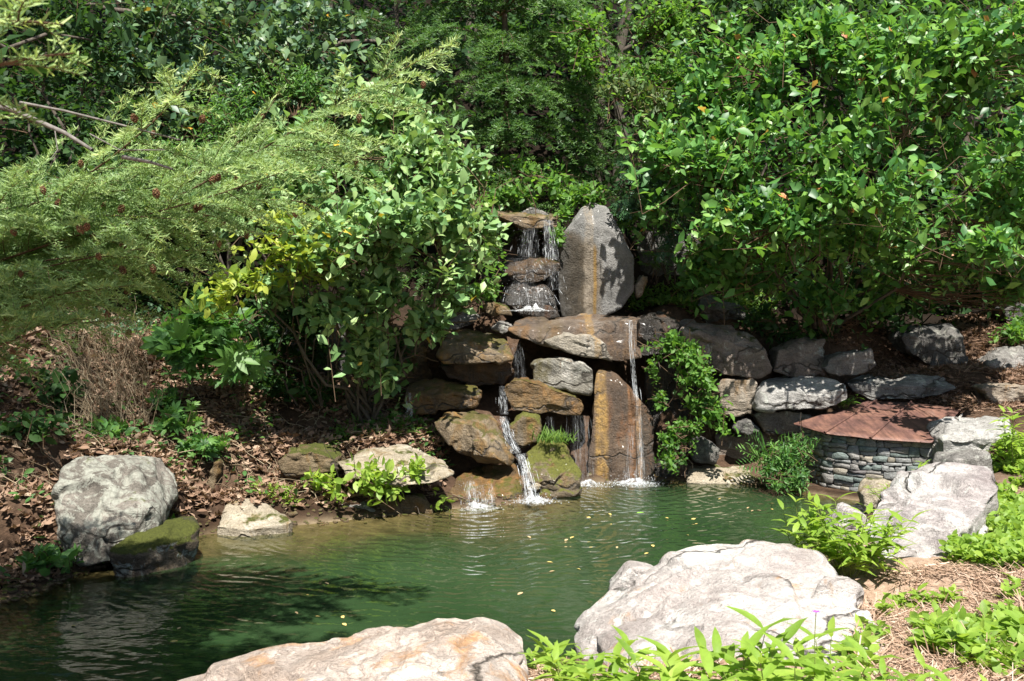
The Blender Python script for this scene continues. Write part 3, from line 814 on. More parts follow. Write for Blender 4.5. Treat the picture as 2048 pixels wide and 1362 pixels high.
rock('boulder', 'black wet backing stone behind the hanging plant', q(11.8, (1290, 715), (1450, 735), (1450, 930), (1290, 955)), 0.4, M_WETDK, 5, 0.07, 6, 107, sink=.1)
rock('rock', 'low tan wet shore slab between pillar and fern', q(10.9, (1370, 965, 10.85), (1385, 945, 11), (1440, 938, 11.1), (1510, 945, 11.05), (1530, 968, 10.8)), 0.5, M_BANK, 4, 0.02, 4, 108, sink=.1)
rock('boulder', 'black stone at the waterline right of the pillar', q(11.1, (1308, 930), (1340, 915), (1378, 925), (1388, 962), (1310, 965)), 0.4, M_WETDK, 4, 0.03, 4, 109, sink=.1)
# retaining boulders
rock('rock', 'square tan block in the boulder wall', q(11.25, (1438, 772), (1445, 760), (1508, 758), (1517, 768), (1506, 830), (1470, 838), (1438, 828)), 0.5, M_TAN, 5, 0.025, 4, 111, 24, strata=(0, .2, 1), sfreq=10)
rock('boulder', 'bright pale grey block in the middle of the boulder wall', q(11.1, (1513, 818), (1520, 787), (1532, 764, 11.3), (1617, 756, 11.4), (1678, 758, 11.4), (1698, 780), (1700, 800), (1655, 817), (1602, 824), (1557, 818)), 0.6, M_PALE, 5, 0.035, 5, 112, 20)
rock('rock', 'mauve stone under the leafy overhang above the pale grey block', q(11.7, (1545, 745), (1553, 702), (1600, 672, 12), (1650, 680, 12), (1650, 752), (1590, 758)), 0.6, M_MAUVE, 4, 0.03, 4, 113)
rock('rock', 'pointed grey stone with slanting layers in upper boulder course', q(11.6, (1645, 738), (1660, 717), (1745, 696), (1760, 730), (1712, 756), (1668, 760)), 0.6, M_GREY, 5, 0.03, 5, 114, strata=(.5, .1, .8), samp=.02)
rock('boulder', 'long flat grey boulder just above the rusty roof', q(11.5, (1696, 770), (1745, 754, 11.7), (1835, 749, 11.8), (1896, 757, 11.7), (1922, 779), (1880, 795), (1805, 801), (1741, 803), (1706, 786)), 0.6, rock_mat('banded_flat_stone', (0.09, 0.088, 0.085), (0.19, 0.185, 0.175), (0.29, 0.28, 0.265), bands=0.7, lichen=.2, stain=.15, scol=(.3, .27, .22)), 5, 0.025, 4, 115, 18, strata=(-.1, .1, 1))
rock('boulder', 'big rounded dark boulder on the mulch slope', q(12.3, (1797, 672), (1822, 652, 12.6), (1860, 647, 12.7), (1914, 646, 12.6), (1936, 675), (1943, 727), (1918, 760), (1880, 752), (1842, 722), (1808, 700)), 0.7, M_DARK, 5, 0.03, 3, 116, 9)
rock('boulder', 'grey boulder at the edge of the mulch slope', q(12, (1977, 728), (2007, 698, 12.3), (2070, 690, 12.3), (2090, 750), (2030, 762), (1990, 748)), 0.6, M_GREY, 4, 0.03, 4, 117)
rock('rock', 'flat tan-faced stone sunk in the mulch', q(11.1, (1964, 778), (1985, 772), (2060, 772), (2075, 805), (1990, 808)), 0.5, M_TAN, 4, 0.02, 4, 118)
rock('rock', 'dark stone between shrub and leafy bush up the slope', q(13.2, (2008, 618), (2035, 606), (2085, 610), (2085, 645), (2012, 642)), 0.5, M_DARK, 4, 0.03, 4, 119)
rock('rock', 'dark triangular stone beneath the square tan block', q(11.2, (1464, 858), (1485, 840), (1502, 838), (1520, 862), (1498, 874)), 0.4, M_DARK, 4, 0.02, 4, 120)
rock('boulder', 'dark mauve block below the bright pale grey block', q(11.3, (1503, 828), (1540, 820), (1602, 822), (1640, 840), (1622, 870), (1570, 878), (1530, 866)), 0.6, M_MAUVE, 4, 0.03, 4, 121)
rock('rock', 'grey stone behind the low leafy bush', q(11.15, (1382, 905), (1392, 885), (1411, 876), (1440, 900), (1432, 930), (1390, 928)), 0.4, M_DARK, 4, 0.025, 4, 122)
rock('boulder', 'brown shaded stone behind the fern', q(11.5, (1432, 870), (1500, 866), (1600, 872), (1600, 940), (1440, 945)), 0.5, M_MAUVE, 4, 0.03, 4, 123, sink=.1)
rock('rock', 'slanting dark slab on the weedy terrace', q(12.6, (1396, 608), (1400, 591, 12.9), (1415, 590, 13), (1480, 612, 12.8), (1508, 640), (1412, 650)), 0.5, M_DARK, 4, 0.02, 4, 124)
rock('rock', 'small pale stone leaning against the upright slab', q(12.5, (1270, 572), (1285, 548), (1296, 552), (1288, 590), (1272, 600)), 0.25, M_TAN, 3, 0.015, 3, 125)
# upper fall
rock('boulder', 'tall upright grey slab beside the upper fall', q(12.5, (1150, 440), (1176, 400, 12.7), (1214, 408, 12.7), (1246, 468), (1270, 520), (1270, 582), (1244, 620), (1200, 640), (1122, 640), (1112, 530), (1117, 472)), 0.5, M_SLAB, 5, 0.018, 0, 131, 30, shrink=.9, strata=(1, .3, .1), samp=.006, chip=.03)
rock('rock', 'thin mossy lip stone the upper fall pours from', q(12.5, (975, 424), (992, 420, 12.8), (1044, 440), (1108, 437), (1116, 432, 12.8), (1110, 456), (1050, 458), (1040, 448)), 0.8, M_CASC, 4, 0.02, 3, 132, 22)
rock('rock', 'grey capstone on top of the lip stone', q(12.75, (1036, 433), (1045, 420), (1062, 414), (1085, 422), (1118, 436), (1108, 442)), 0.5, M_GREY, 4, 0.02, 3, 133, 14)
rock('rock', 'wet brown shelf stone halfway down the upper fall', q(12.35, (1003, 548), (1012, 530, 12.6), (1064, 510, 12.8), (1097, 512, 12.8), (1123, 525), (1118, 545), (1080, 566), (1040, 570)), 0.5, M_WET, 4, 0.03, 4, 134, 18)
rock('rock', 'glistening wet stone at the base of the upper fall', q(12.2, (1005, 605), (1018, 568, 12.4), (1082, 564, 12.5), (1104, 582), (1122, 628), (1044, 634)), 0.5, M_WETDK, 5, 0.04, 6, 135, 14)
rock('rock', 'round dark wet stone on the ledge below the upper fall', q(11.9, (1058, 630), (1064, 614), (1085, 608), (1112, 616), (1122, 636), (1070, 640)), 0.3, M_WETDK, 4, 0.015, 2, 136, 10)
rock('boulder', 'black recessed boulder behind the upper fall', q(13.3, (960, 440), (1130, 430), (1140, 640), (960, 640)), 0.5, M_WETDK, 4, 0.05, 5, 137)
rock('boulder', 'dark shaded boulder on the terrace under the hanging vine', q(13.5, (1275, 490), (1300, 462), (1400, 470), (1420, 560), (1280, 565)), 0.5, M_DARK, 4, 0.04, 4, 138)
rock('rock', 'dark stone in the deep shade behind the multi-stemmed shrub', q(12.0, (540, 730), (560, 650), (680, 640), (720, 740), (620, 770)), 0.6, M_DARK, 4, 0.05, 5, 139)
rock('rock', 'brown stone in the shade between shrub stems and square boulder', q(11.8, (735, 740), (760, 700), (850, 690), (865, 760), (760, 780)), 0.6, M_BANKDK, 4, 0.04, 5, 140)
#@@STRUCT_END

# ------------------------------------------------------------------ stone housing with rusty roof
def clip_poly(poly, n, d):
    out = []
    for i in range(len(poly)):
        a, b = poly[i], poly[(i + 1) % len(poly)]
        da, db = a @ n - d, b @ n - d
        if da <= 0:
            out.append(a)
        if da * db < 0:
            out.append(a + (b - a) * (da / (da - db)))
    return out


M_STONES = []
for i, (a, b, c) in enumerate([((.13, .135, .13), (.26, .265, .26), (.38, .385, .375)), ((.12, .115, .11), (.23, .22, .205), (.34, .325, .305)), ((.16, .14, .11), (.27, .245, .20), (.37, .345, .30)),
                               ((.09, .115, .105), (.18, .215, .20), (.28, .32, .30)), ((.07, .065, .065), (.13, .12, .12), (.20, .185, .18))]):
    M_STONES.append(rock_mat('veneer_stone_' + 'abcde'[i], a, b, c, band=(0, 0, 1), bscale=30, bands=0.5, grain=0.8, bump=0.5))
hp = np.array([P(1604, 960, 11.15)[:2], P(1618, 960, 10.85)[:2], P(1652, 960, 10.52)[:2], P(1705, 960, 10.33)[:2], P(1770, 960, 10.20)[:2], P(1895, 960, 10.13)[:2]])
seg = np.linalg.norm(np.diff(hp, axis=0), axis=1)
cum = np.concatenate([[0], np.cumsum(seg)])
WL, WZ0, WZ1 = cum[-1], -0.06, 0.60


def wall_pt(u, v, d):
    x = np.interp(u, cum, hp[:, 0])
    y = np.interp(u, cum, hp[:, 1])
    e = 0.06
    tx = np.interp(u + e, cum, hp[:, 0]) - np.interp(u - e, cum, hp[:, 0])
    ty = np.interp(u + e, cum, hp[:, 1]) - np.interp(u - e, cum, hp[:, 1])
    L = math.hypot(tx, ty) or 1
    return np.array([x + ty / L * d, y - tx / L * d, v])


hbase = wall_pt(WL / 2, WZ0, 0)
housing = thing('stone_housing', 'low curved stone housing under rusty sheet metal roof at the pond edge', 'stone housing', hbase)
us = np.linspace(0, WL, 24)
V, Fc = [], []
for u in us:
    for (v, d) in ((WZ0, -0.03), (WZ1, -0.03), (WZ1, -0.25), (WZ0, -0.25)):
        V.append(wall_pt(u, v, d) - hbase)
for i in range(len(us) - 1):
    for k in range(4):
        Fc.append((i * 4 + k, i * 4 + (k + 1) % 4, (i + 1) * 4 + (k + 1) % 4, (i + 1) * 4 + k))
link('mortar_core', faces_mesh('mortar_core', np.array(V), Fc), plain_mat('dark_mortar', (.012, .011, .01), (.03, .027, .024), 30), housing)
rng = np.random.default_rng(5)
polys = []
v0 = WZ0
while v0 < WZ1 - .01:                      # courses of flat stones, some of them two courses tall
    hh = float(rng.choice([.035, .045, .06, .08, .10], p=[.2, .25, .25, .18, .12])) * rng.uniform(.85, 1.15)
    hh = min(hh, WZ1 - v0) if WZ1 - v0 - hh > .025 else WZ1 - v0
    u0 = -rng.uniform(0, .1)
    while u0 < WL:
        ww = rng.uniform(.07, .22) * (.75 + 2.2 * hh)
        a0, a1 = max(0, u0), min(WL, u0 + ww)
        if a1 - a0 > .025:
            if hh > .075 and rng.random() < .5:      # split a tall place in two thin stones
                m0, m1 = v0 + hh * rng.uniform(.35, .65), v0 + hh * rng.uniform(.35, .65)
                polys.append([(a0, v0), (a1, v0), (a1, m1), (a0, m0)])
                polys.append([(a0, m0), (a1, m1), (a1, v0 + hh), (a0, v0 + hh)])
            else:
                polys.append([(a0, v0), (a1, v0), (a1, v0 + hh), (a0, v0 + hh)])
        u0 += ww
    v0 += hh


def warp(p):                                # the same shift for shared corners keeps the joints thin
    w_ = np.array([[p[0] * 9, p[1] * 16, 1.7]])
    return np.array([p[0] + .020 * vnoise(w_, 3)[0], p[1] + .016 * vnoise(w_, 4)[0]])


for poly in polys:
    pp = []
    for a, b_ in zip(poly, poly[1:] + poly[:1]):
        a, b_ = np.array(a), np.array(b_)
        n_ = 1 + int(np.linalg.norm(b_ - a) > .06) + int(np.linalg.norm(b_ - a) > .13)
        for k in range(n_):
            pp.append(warp(a + (b_ - a) * k / n_))
    if rng.random() < .6:                   # a knocked off corner
        k = int(rng.integers(0, len(pp)))
        pp[k] = .8 * pp[k] + .2 * np.mean(pp, axis=0)
    poly = pp
    poly = np.array(poly)
    c = poly.mean(0)
    per = []
    per = poly + rng.normal(size=poly.shape) * .002
    d0 = rng.uniform(0.0, 0.02)
    rings = []
    for (ins, dep) in ((0.0015, -0.04), (0.002, d0), (0.0045, d0 + 0.005)):
        rings.append((c + (per - c) * np.maximum(.6, 1 - ins / np.maximum(.012, np.abs(per - c))), dep))
    V, k = [], len(per)
    ctr = wall_pt(c[0], c[1], 0)
    for rg, dep in rings:
        V += [wall_pt(p[0], p[1], dep + rng.normal() * 0.003) - ctr for p in rg]
    V.append(wall_pt(c[0], c[1], d0 + 0.010 + rng.normal() * 0.004) - ctr)
    Fc = []
    for r in range(2):
        for a in range(k):
            b = (a + 1) % k
            Fc.append((r * k + a, r * k + b, (r + 1) * k + b, (r + 1) * k + a))
    for a in range(k):
        Fc.append((2 * k + a, 2 * k + (a + 1) % k, 3 * k))
    link('stone', faces_mesh('stone', np.array(V), Fc), M_STONES[int(rng.choice(5, p=[.33, .22, .18, .17, .10]))], housing, ctr - hbase)


def rust_mat():
    t = NT('rusty_sheet_metal')
    co = t.n('TexCoord').outputs['Object']
    n1 = t.noise(t.mapping(co, (1.2, 1.2, 1.2)), 2.6, 8, 0.65, 0.4)
    n2 = t.noise(co, 40, 5, 0.7)
    col = t.ramp(n1, [(0.28, (.07, .036, .032)), (0.45, (.135, .066, .052)), (0.58, (.20, .10, .07)), (0.75, (.25, .165, .135))]).outputs[0]
    col = t.mix(0.7, col, t.mix(1.0, col, t.ramp(n2, [(0.3, .6), (.55, 1.0), (.75, 1.3)]).outputs[0], 'MULTIPLY'))
    n3 = t.noise(t.mapping(co, (7, 1.0, 1)), 3.0, 5, 0.7)
    col = t.mix(0.85, col, t.mix(1.0, col, t.ramp(n3, [(.35, .45), (.6, 1.15)]).outputs[0], 'MULTIPLY'))
    b = t.n('BsdfPrincipled', Base_Color=col, Roughness=0.62, Normal=t.n('Bump', Strength=.25, Distance=.02, Height=n2).outputs[0])
    b.inputs['Metallic'].default_value = 0.15
    return t.finish(b)


M_RUST = rust_mat()
panels = [((1587, 848, 10.92), (1650, 867, 10.42), (1752, 803, 11.5), (1738, 803, 11.55)),
          ((1650, 867, 10.42), (1741, 878, 10.16), (1822, 806, 11.4), (1752, 803, 11.5)),
          ((1741, 878, 10.16), (1864, 886, 10.05), (1926, 816, 11.15), (1822, 806, 11.4))]
rng = np.random.default_rng(8)
for pi, pq in enumerate(panels):
    A, B, C_, D_ = [P(*p) for p in pq]
    nu, nv = 22, 10
    V, Fc = [], []
    for top in (1, 0):
        for j in range(nv + 1):
            for i in range(nu + 1):
                u, v = i / nu, j / nv
                p = (A * (1 - u) + B * u) * (1 - v) + (D_ * (1 - u) + C_ * u) * v
                wob = 0.002 * math.sin(u * 9 + pi * 2) * (1 - v) ** 3 + 0.003 * vnoise(np.array([[u * 4 + pi * 7, v * 3, 0]]))[0]
                lip = 0.008 * (max(0, 1 - min(u, 1 - u) / 0.05))
                ed = np.array([0, 0.006 * vnoise(np.array([[u * 9 + pi * 5, 0, 3.3]]))[0] * (1 - v) ** 6, 0])
                V.append(p + ed + np.array([0, 0, wob + lip + (0.004 if top else -0.004)]) - hbase)
    m = (nu + 1) * (nv + 1)
    for j in range(nv):
        for i in range(nu):
            a = j * (nu + 1) + i
            Fc.append((a, a + 1, a + nu + 2, a + nu + 1))
            Fc.append((m + a, m + a + nu + 1, m + a + nu + 2, m + a + 1))
    bd = [i for i in range(nu + 1)] + [(j + 1) * (nu + 1) - 1 for j in range(1, nv + 1)] + [nv * (nu + 1) + i for i in range(nu - 1, -1, -1)] + [j * (nu + 1) for j in range(nv - 1, 0, -1)]
    for a, b in zip(bd, bd[1:] + bd[:1]):
        Fc.append((b, a, m + a, m + b))
    link('roof_panel', faces_mesh('roof_panel', np.array(V), Fc, None, False), M_RUST, housing)
    if pi < 2:
        s = [B * (1 - t) + C_ * t + np.array([0, 0, 0.016]) for t in np.linspace(-0.01, 1, 8)]
        tubes('roof_seam', [(s, 0.012)], M_RUST, housing, hbase, 6)
mt = plain_mat('sunlit_rim_colour', (.35, .32, .28), (.5, .47, .42), 20)  # pale colour stands for sun on the rim of the metal roof
e0, e1 = P(1866, 890, 10.07), P(1930, 819, 11.15)
tubes('lit_rim_strip', [([e0 + (e1 - e0) * t + np.array([0.005, 0, -0.012]) for t in np.linspace(0, 1, 6)], 0.014)], mt, housing, hbase, 4)

# ------------------------------------------------------------------ falling water
def white_water(name, scale, lo, hi, amt, shift=0.0):
    t = NT(name)
    d = t.n('BsdfPrincipled', Base_Color=(.80, .83, .86), Roughness=0.2)
    d.inputs['Specular IOR Level'].default_value = 0.6
    tl = t.n('BsdfTranslucent', Color=(.75, .78, .80))
    d = t.n('MixShader', i0=0.35, i1=d.outputs[0], i2=tl.outputs[0])
    tr = t.n('BsdfTransparent', Color=(1, 1, 1))
    co = t.n('TexCoord').outputs['Object']
    n = t.noise(t.mapping(co, scale), 1.5, 4)
    ed = t.n('Attribute', {'attribute_name': 'fade'}).outputs['Fac']
    f = t.math('MULTIPLY', t.ramp(n, [(lo, 0.0), (hi, amt)]).outputs[0], ed)
    return t.finish(t.n('MixShader', i0=f, i1=tr.outputs[0], i2=d.outputs[0]))


M_WW = white_water('white_water', (30, 30, 7), .30, .6, .75)
M_SHEET = white_water('falling_water_sheet', (42, 42, 2.4), .47, .72, .62)
M_FOAM = white_water('pond_foam', (16, 16, 16), .40, .66, .8)
BALL = ico(1)


def water_fall(label, runs, splash=None, seed=0, group=None, drops=0.6):
    """runs: (path [(px,py,Y)...], width px, strands, radius)"""
    rng = np.random.default_rng(seed)
    b = P(*runs[0][0][-1])
    root = thing('waterfall', label, 'waterfall', b)
    lines, dp, dr = [], [], []
    for path, wpx, ns, rad in runs:
        w = np.array([P(*p) for p in path])
        Ym = path[0][2] / F
        rad *= .5
        # thin translucent sheets, one behind the other
        for k_ in range(2):
            nu, nv = 9, 16
            tt = np.linspace(0, 1, nv) * (len(w) - 1)
            ctr = np.stack([np.interp(tt, np.arange(len(w)), w[:, i]) for i in range(3)], 1)
            u = np.linspace(-1, 1, nu)
            wd = wpx * Ym * (.75 + .25 * rng.random()) * (.8 + .35 * tt / (len(w) - 1))
            V = ctr[:, None] + np.stack([u[None] * wd[:, None], -.018 * k_ - .03 * (1 - u[None] ** 2) + .01 * rng.normal(size=(nv, nu)), np.zeros((nv, nu))], -1)
            fd = np.clip((1 - np.abs(u)) * 2.2, 0, 1)[None] * np.ones((nv, 1)) * float(np.clip(ns / wpx / 9.5, .10, .85))
            a = (np.arange(nv - 1)[:, None] * nu + np.arange(nu - 1)[None]).ravel()
            q_ = np.stack([a, a + 1, a + nu + 1, a + nu], -1)
            link('water_sheet', mesh_np('water_sheet', (V - b).reshape(-1, 3), q_.ravel(), np.arange(len(q_)) * 4, {'fade': fd.ravel()}, True), M_SHEET, root)
        for _ in range(int(ns * .55)):
            off = rng.normal() * wpx * 0.45 * Ym
            t0 = rng.uniform(0, .9)
            t1 = min(1, t0 + rng.uniform(.08, .35))
            k = 7
            tt = np.linspace(t0, t1, k) * (len(w) - 1)
            pts = np.stack([np.interp(tt, np.arange(len(w)), w[:, i]) for i in range(3)], 1)
            pts[:, 0] += off * (1 + 0.4 * tt / max(1, len(w) - 1)) + rng.normal(size=k) * 0.25 * rad
            pts[:, 1] -= abs(rng.normal()) * 0.02 + .02
            lines.append((pts, rad * rng.uniform(.35, 1.0) * np.sin(np.linspace(.2, math.pi - .12, k)) * rng.uniform(.6, 1.3, k)))
        nd = int(ns * drops * 2)
        tt = rng.uniform(0, 1, nd) * (len(w) - 1)
        pts = np.stack([np.interp(tt, np.arange(len(w)), w[:, i]) for i in range(3)], 1)
        pts[:, 0] += rng.normal(size=nd) * wpx * 0.75 * Ym
        pts[:, 1] -= rng.uniform(0, .06, nd)
        dp.append(pts)
        dr.append(rng.uniform(.25, .8, nd) * rad)
    o = tubes('strands', lines, M_WW, root, b, 4)
    o.data.attributes.new('fade', 'FLOAT', 'POINT').data.foreach_set('value', np.ones(len(o.data.vertices), np.float32))
    tag(o, kind='stuff')
    for (px, py, Y, wpx, hpx, n) in splash or []:
        c = P(px, py, Y)
        s = Y / F
        pts = c + np.c_[rng.normal(size=n) * wpx * .42 * s, rng.normal(size=n) * wpx * .25 * s - .02, np.abs(rng.normal(size=n)) * hpx * .5 * s]
        dp.append(pts)
        dr.append(rng.uniform(.0015, .005, n))
        a = rng.uniform(0, 6.28, n * 2)          # bubbles lying on the surface
        rr = np.abs(rng.normal(size=n * 2)) * wpx * .5 * s
        dp.append(np.c_[c[0] + np.cos(a) * rr, c[1] - .03 + np.sin(a) * rr * .55, np.full(n * 2, c[2] + .003)])
        dr.append(rng.uniform(.002, .006, n * 2))
        na, nr = 28, 8                            # foam spreading over the water, humped where the fall strikes
        V = [c - b + np.array([0, -.02, .05])]
        fd = [1.0]
        for r_ in range(1, nr + 1):
            for k_ in range(na):
                th = 2 * math.pi * k_ / na
                q1 = wpx * s * (r_ / nr) * (1 + .25 * math.sin(3 * th + seed) + .12 * math.sin(7 * th))
                V.append(c - b + np.array([math.cos(th) * q1, math.sin(th) * q1 * .6 - .03, .006 + .05 * math.exp(-(r_ / nr * 3.2) ** 2) * (1 + .5 * rng.normal())]))
                fd.append((1 - r_ / nr) ** .8)
        Fc = [(0, 1 + k_, 1 + (k_ + 1) % na) for k_ in range(na)]
        for r_ in range(nr - 1):
            for k_ in range(na):
                a0 = 1 + r_ * na
                Fc.append((a0 + k_, a0 + na + k_, a0 + na + (k_ + 1) % na, a0 + (k_ + 1) % na))
        link('foam', faces_mesh('foam', np.array(V), Fc, {'fade': np.array(fd)}, True), M_FOAM, root)
    dp, dr = np.concatenate(dp), np.concatenate(dr)
    V = (BALL[0][None] * dr[:, None, None] * np.array([1, 1, 1.5]) + (dp - b)[:, None]).reshape(-1, 3)
    Fs = (BALL[1][None] + (np.arange(len(dp)) * len(BALL[0]))[:, None, None]).reshape(-1, 3)
    me = mesh_np('droplets', V, Fs.ravel(), np.arange(len(Fs)) * 3, {'fade': np.ones(len(V))}, True)
    tag(link('droplets', me, M_WW, root), kind='stuff')
    return root


water_fall('upper fall of thin broken strands dropping from the mossy lip stone', [([(1060, 456, 12.42), (1056, 515, 12.35)], 22, 40, .006), ([(1095, 440, 12.45), (1100, 480, 12.4), (1103, 520, 12.3)], 16, 55, .007), ([(1050, 516, 12.5), (1065, 545, 12.2)], 50, 40, .006), ([(1105, 525, 12.25), (1110, 580, 12.2)], 18, 24, .006), ([(1048, 545, 12.25), (1046, 572, 12.2)], 26, 22, .006), ([(1055, 572, 12.1), (1060, 610, 11.95)], 70, 90, .005)], [(1065, 622, 11.85, 70, 16, 40)], 11)
water_fall('thin twisting fall from the ledge down the side of the striped pillar', [([(1259, 640, 11.3), (1262, 700, 11.22), (1268, 760, 11.15), (1272, 800, 11.05)], 7, 45, .006), ([(1275, 800, 11.0), (1280, 880, 10.95), (1282, 960, 10.85)], 9, 34, .005), ([(1262, 850, 11.0), (1255, 960, 10.85)], 12, 22, .004)], [(1270, 967, 10.8, 70, 22, 150)], 12)
water_fall('stepped stream foaming into a white chute beside the mossy boulder', [([(1004, 772, 10.75), (1008, 828, 10.65)], 9, 30, .006), ([(1006, 832, 10.6), (1016, 868, 10.4), (1032, 905, 10.15)], 12, 60, .007), ([(1040, 906, 10.1), (1052, 945, 9.95), (1062, 1000, 9.75)], 15, 100, .008)], [(1070, 1003, 9.72, 55, 12, 120)], 13)
water_fall('low fan of white water over the orange stone lowest in the cascade', [([(940, 960, 9.85), (946, 1012, 9.74)], 18, 60, .007), ([(962, 968, 9.85), (966, 1012, 9.74)], 12, 26, .006), ([(981, 965, 9.85), (984, 1010, 9.74)], 8, 22, .006)], [(955, 1017, 9.7, 70, 8, 90)], 14)
water_fall('small white trickle over the low wet step stone', [([(818, 784, 10.9), (820, 835, 10.85)], 9, 34, .006)], None, 15)
water_fall('curtain of thin drips under the orange mossy slab', [([(1100, 833, 10.85), (1102, 885, 10.8)], 12, 12, .003), ([(1160, 830, 10.85), (1165, 965, 10.8)], 26, 40, .003)], [(1175, 970, 10.75, 50, 8, 40)], 16)
water_fall('faint trickle in the dark gap left of the ledge stone', [([(1032, 686, 11.3), (1042, 760, 11.2)], 14, 14, .003)], None, 17)

# ------------------------------------------------------------------ plants
ANG = 2.39996


def sprays(rng, clumps, n, k, tl, ls, spread=0.85, up=0.35, droop=0.0, tiltn=0.5, cam_bias=0.5, shell=0.4, rnd=0.45):
    n0, n = n, int(n * 1.95)
    cl = np.array([[*P(c[0], c[1], c[2]), c[3] * c[2] / F, c[4] * c[2] / F, c[5], c[6] if len(c) > 6 else 1.0] for c in clumps])
    w = cl[:, 6] * (cl[:, 3] * cl[:, 4]) ** 0.8
    ci = rng.choice(len(cl), n, p=w / w.sum())
    C, R = cl[ci, :3], np.c_[cl[ci, 3], cl[ci, 5], cl[ci, 4]]
    d = nrm(rng.normal(size=(n, 3)) - np.array([0, cam_bias, -0.25]))
    rr = rng.random(n) ** shell
    shoot = np.where(rng.random(n) < .20, rng.uniform(1.05, 1.7, n), 1.0)
    rr = np.maximum(rr, (shoot > 1) * .95) * shoot
    tip = C + d * R * rr[:, None]
    tdir = nrm(nrm(d / R) * 0.8 + np.array([0, 0, up]) + rng.normal(size=(n, 3)) * rnd)
    gapn = fbm(tip, 2.1, 2, int(rng.integers(1, 999)))
    kp = np.sort(np.argsort(-gapn - .2 * rng.random(n))[:n0])
    ci, C, R, d, rr, shoot, tip, tdir = [a[kp] for a in (ci, C, R, d, rr, shoot, tip, tdir)]
    n = n0
    L = tl * rng.uniform(.6, 1.3, n) * (1 + .6 * (shoot > 1))
    base = tip - tdir * L[:, None]
    ref = nrm(rng.normal(size=(n, 3)))
    U = nrm(np.cross(tdir, ref))
    Vv = np.cross(tdir, U)
    az0 = rng.uniform(0, 6.28, n)
    lsz = rng.uniform(.75, 1.2, n)
    ct = np.clip(0.5 + 0.24 * rng.normal(size=n) + .22 * (shoot > 1), 0, 1)
    pos, ax, nm, sz, ti = [], [], [], [], []
    for j in range(k):
        t = 0.2 + 0.8 * (j + 1) / k
        az = az0 + j * ANG
        rad = np.cos(az)[:, None] * U + np.sin(az)[:, None] * Vv
        p = base + tdir * (L * t)[:, None]
        p[:, 2] -= droop * (t * L) ** 1.5
        a = nrm(tdir * (0.25 + 0.55 * t) + rad * spread + rng.normal(size=(n, 3)) * 0.2 - np.array([0, 0, droop * 0.6]))
        nn = nrm(np.array([0, 0, 1.0]) * (1 - tiltn) + SUN_DIR * tiltn + rng.normal(size=(n, 3)) * 0.72)
        pos.append(p)
        ax.append(a)
        nm.append(nn)
        sz.append(ls * rng.uniform(.38, 1.2, n) * lsz * (1.0 - 0.25 * (j == k - 1)))
        ti.append(np.where(rng.random(n) < .006, 1.0, np.clip(ct + 0.16 * rng.normal(size=n) + 0.06 * (t - .5), 0, .93)))
    return dict(pos=np.concatenate(pos), axis=np.concatenate(ax), normal=np.concatenate(nm), size=np.concatenate(sz), tint=np.concatenate(ti),
                base=base, tip=tip, centers=cl[:, :3], ci=ci)


def project(p):
    d = p - CAM
    dep = d @ CF
    return W / 2 + F * d[:, 0] / dep, H / 2 - F * (d @ CU) / dep, dep


TPLC = {}


def put_leaves(root, rloc, tpl, L, mat, n_ind, rng, wscale=None, name='leaf', mass='foliage', smooth=True):
    """the largest leaves in view become leaf objects that share meshes, the rest one mass"""
    n = len(L['pos'])
    ind = np.zeros(n, bool)
    if n_ind > 0:
        px, py, dep = project(L['pos'])
        cell = np.floor(px / 11).astype(int) * 10000 + np.floor(py / 11).astype(int)
        order = np.argsort(dep)
        _, first = np.unique(cell[order], return_index=True)
        vis = order[first]
        vis = vis[(px[vis] > -10) & (px[vis] < W + 10) & (py[vis] > -10) & (py[vis] < H + 10)]
        sc = L['size'][vis] / dep[vis]
        ind[vis[np.argsort(-sc)[:n_ind]]] = True
    keep = ~ind
    if keep.any():
        o = scatter(mass, tpl, L['pos'][keep], L['axis'][keep], L['normal'][keep], L['size'][keep], L['tint'][keep], mat, root, rloc, None, smooth)
        tag(o, kind='stuff')
    if ind.any():
        key = (id(tpl[1]), mat.name)
        if key not in TPLC:
            TPLC[key] = []
            for v in range(7):
                me = faces_mesh(name, tpl[0] + np.random.default_rng(v).normal(size=tpl[0].shape) * 0.012, tpl[1], {'tint': np.full(len(tpl[0]), 0.2 + 0.1 * v)}, smooth)
                me.materials.append(mat)
                TPLC[key].append(me)
        M = frames(L['axis'][ind], L['normal'][ind]) * L['size'][ind][:, None, None]
        pp = L['pos'][ind] - np.asarray(rloc)
        tt = np.clip(((L['tint'][ind] - 0.2) / 0.1).round().astype(int), 0, 6)
        for m, p, ti in zip(M, pp, tt):
            o = bpy.data.objects.new(name, TPLC[key][ti])
            COL.objects.link(o)
            o.parent = root
            o.matrix_basis = Matrix([[*m[0], p[0]], [*m[1], p[1]], [*m[2], p[2]], [0, 0, 0, 1]])


M_BARK = plain_mat('grey_brown_bark', (.05, .04, .03), (.13, .11, .09), 30, .9, .5, (1, 1, .3))
M_TWIG = plain_mat('brown_twig_bark', (.06, .035, .02), (.13, .085, .05), 30, .85)
M_DEADW = plain_mat('dead_grey_wood', (.09, .082, .075), (.22, .20, .185), 25, .9, .5, (1, 1, .4))


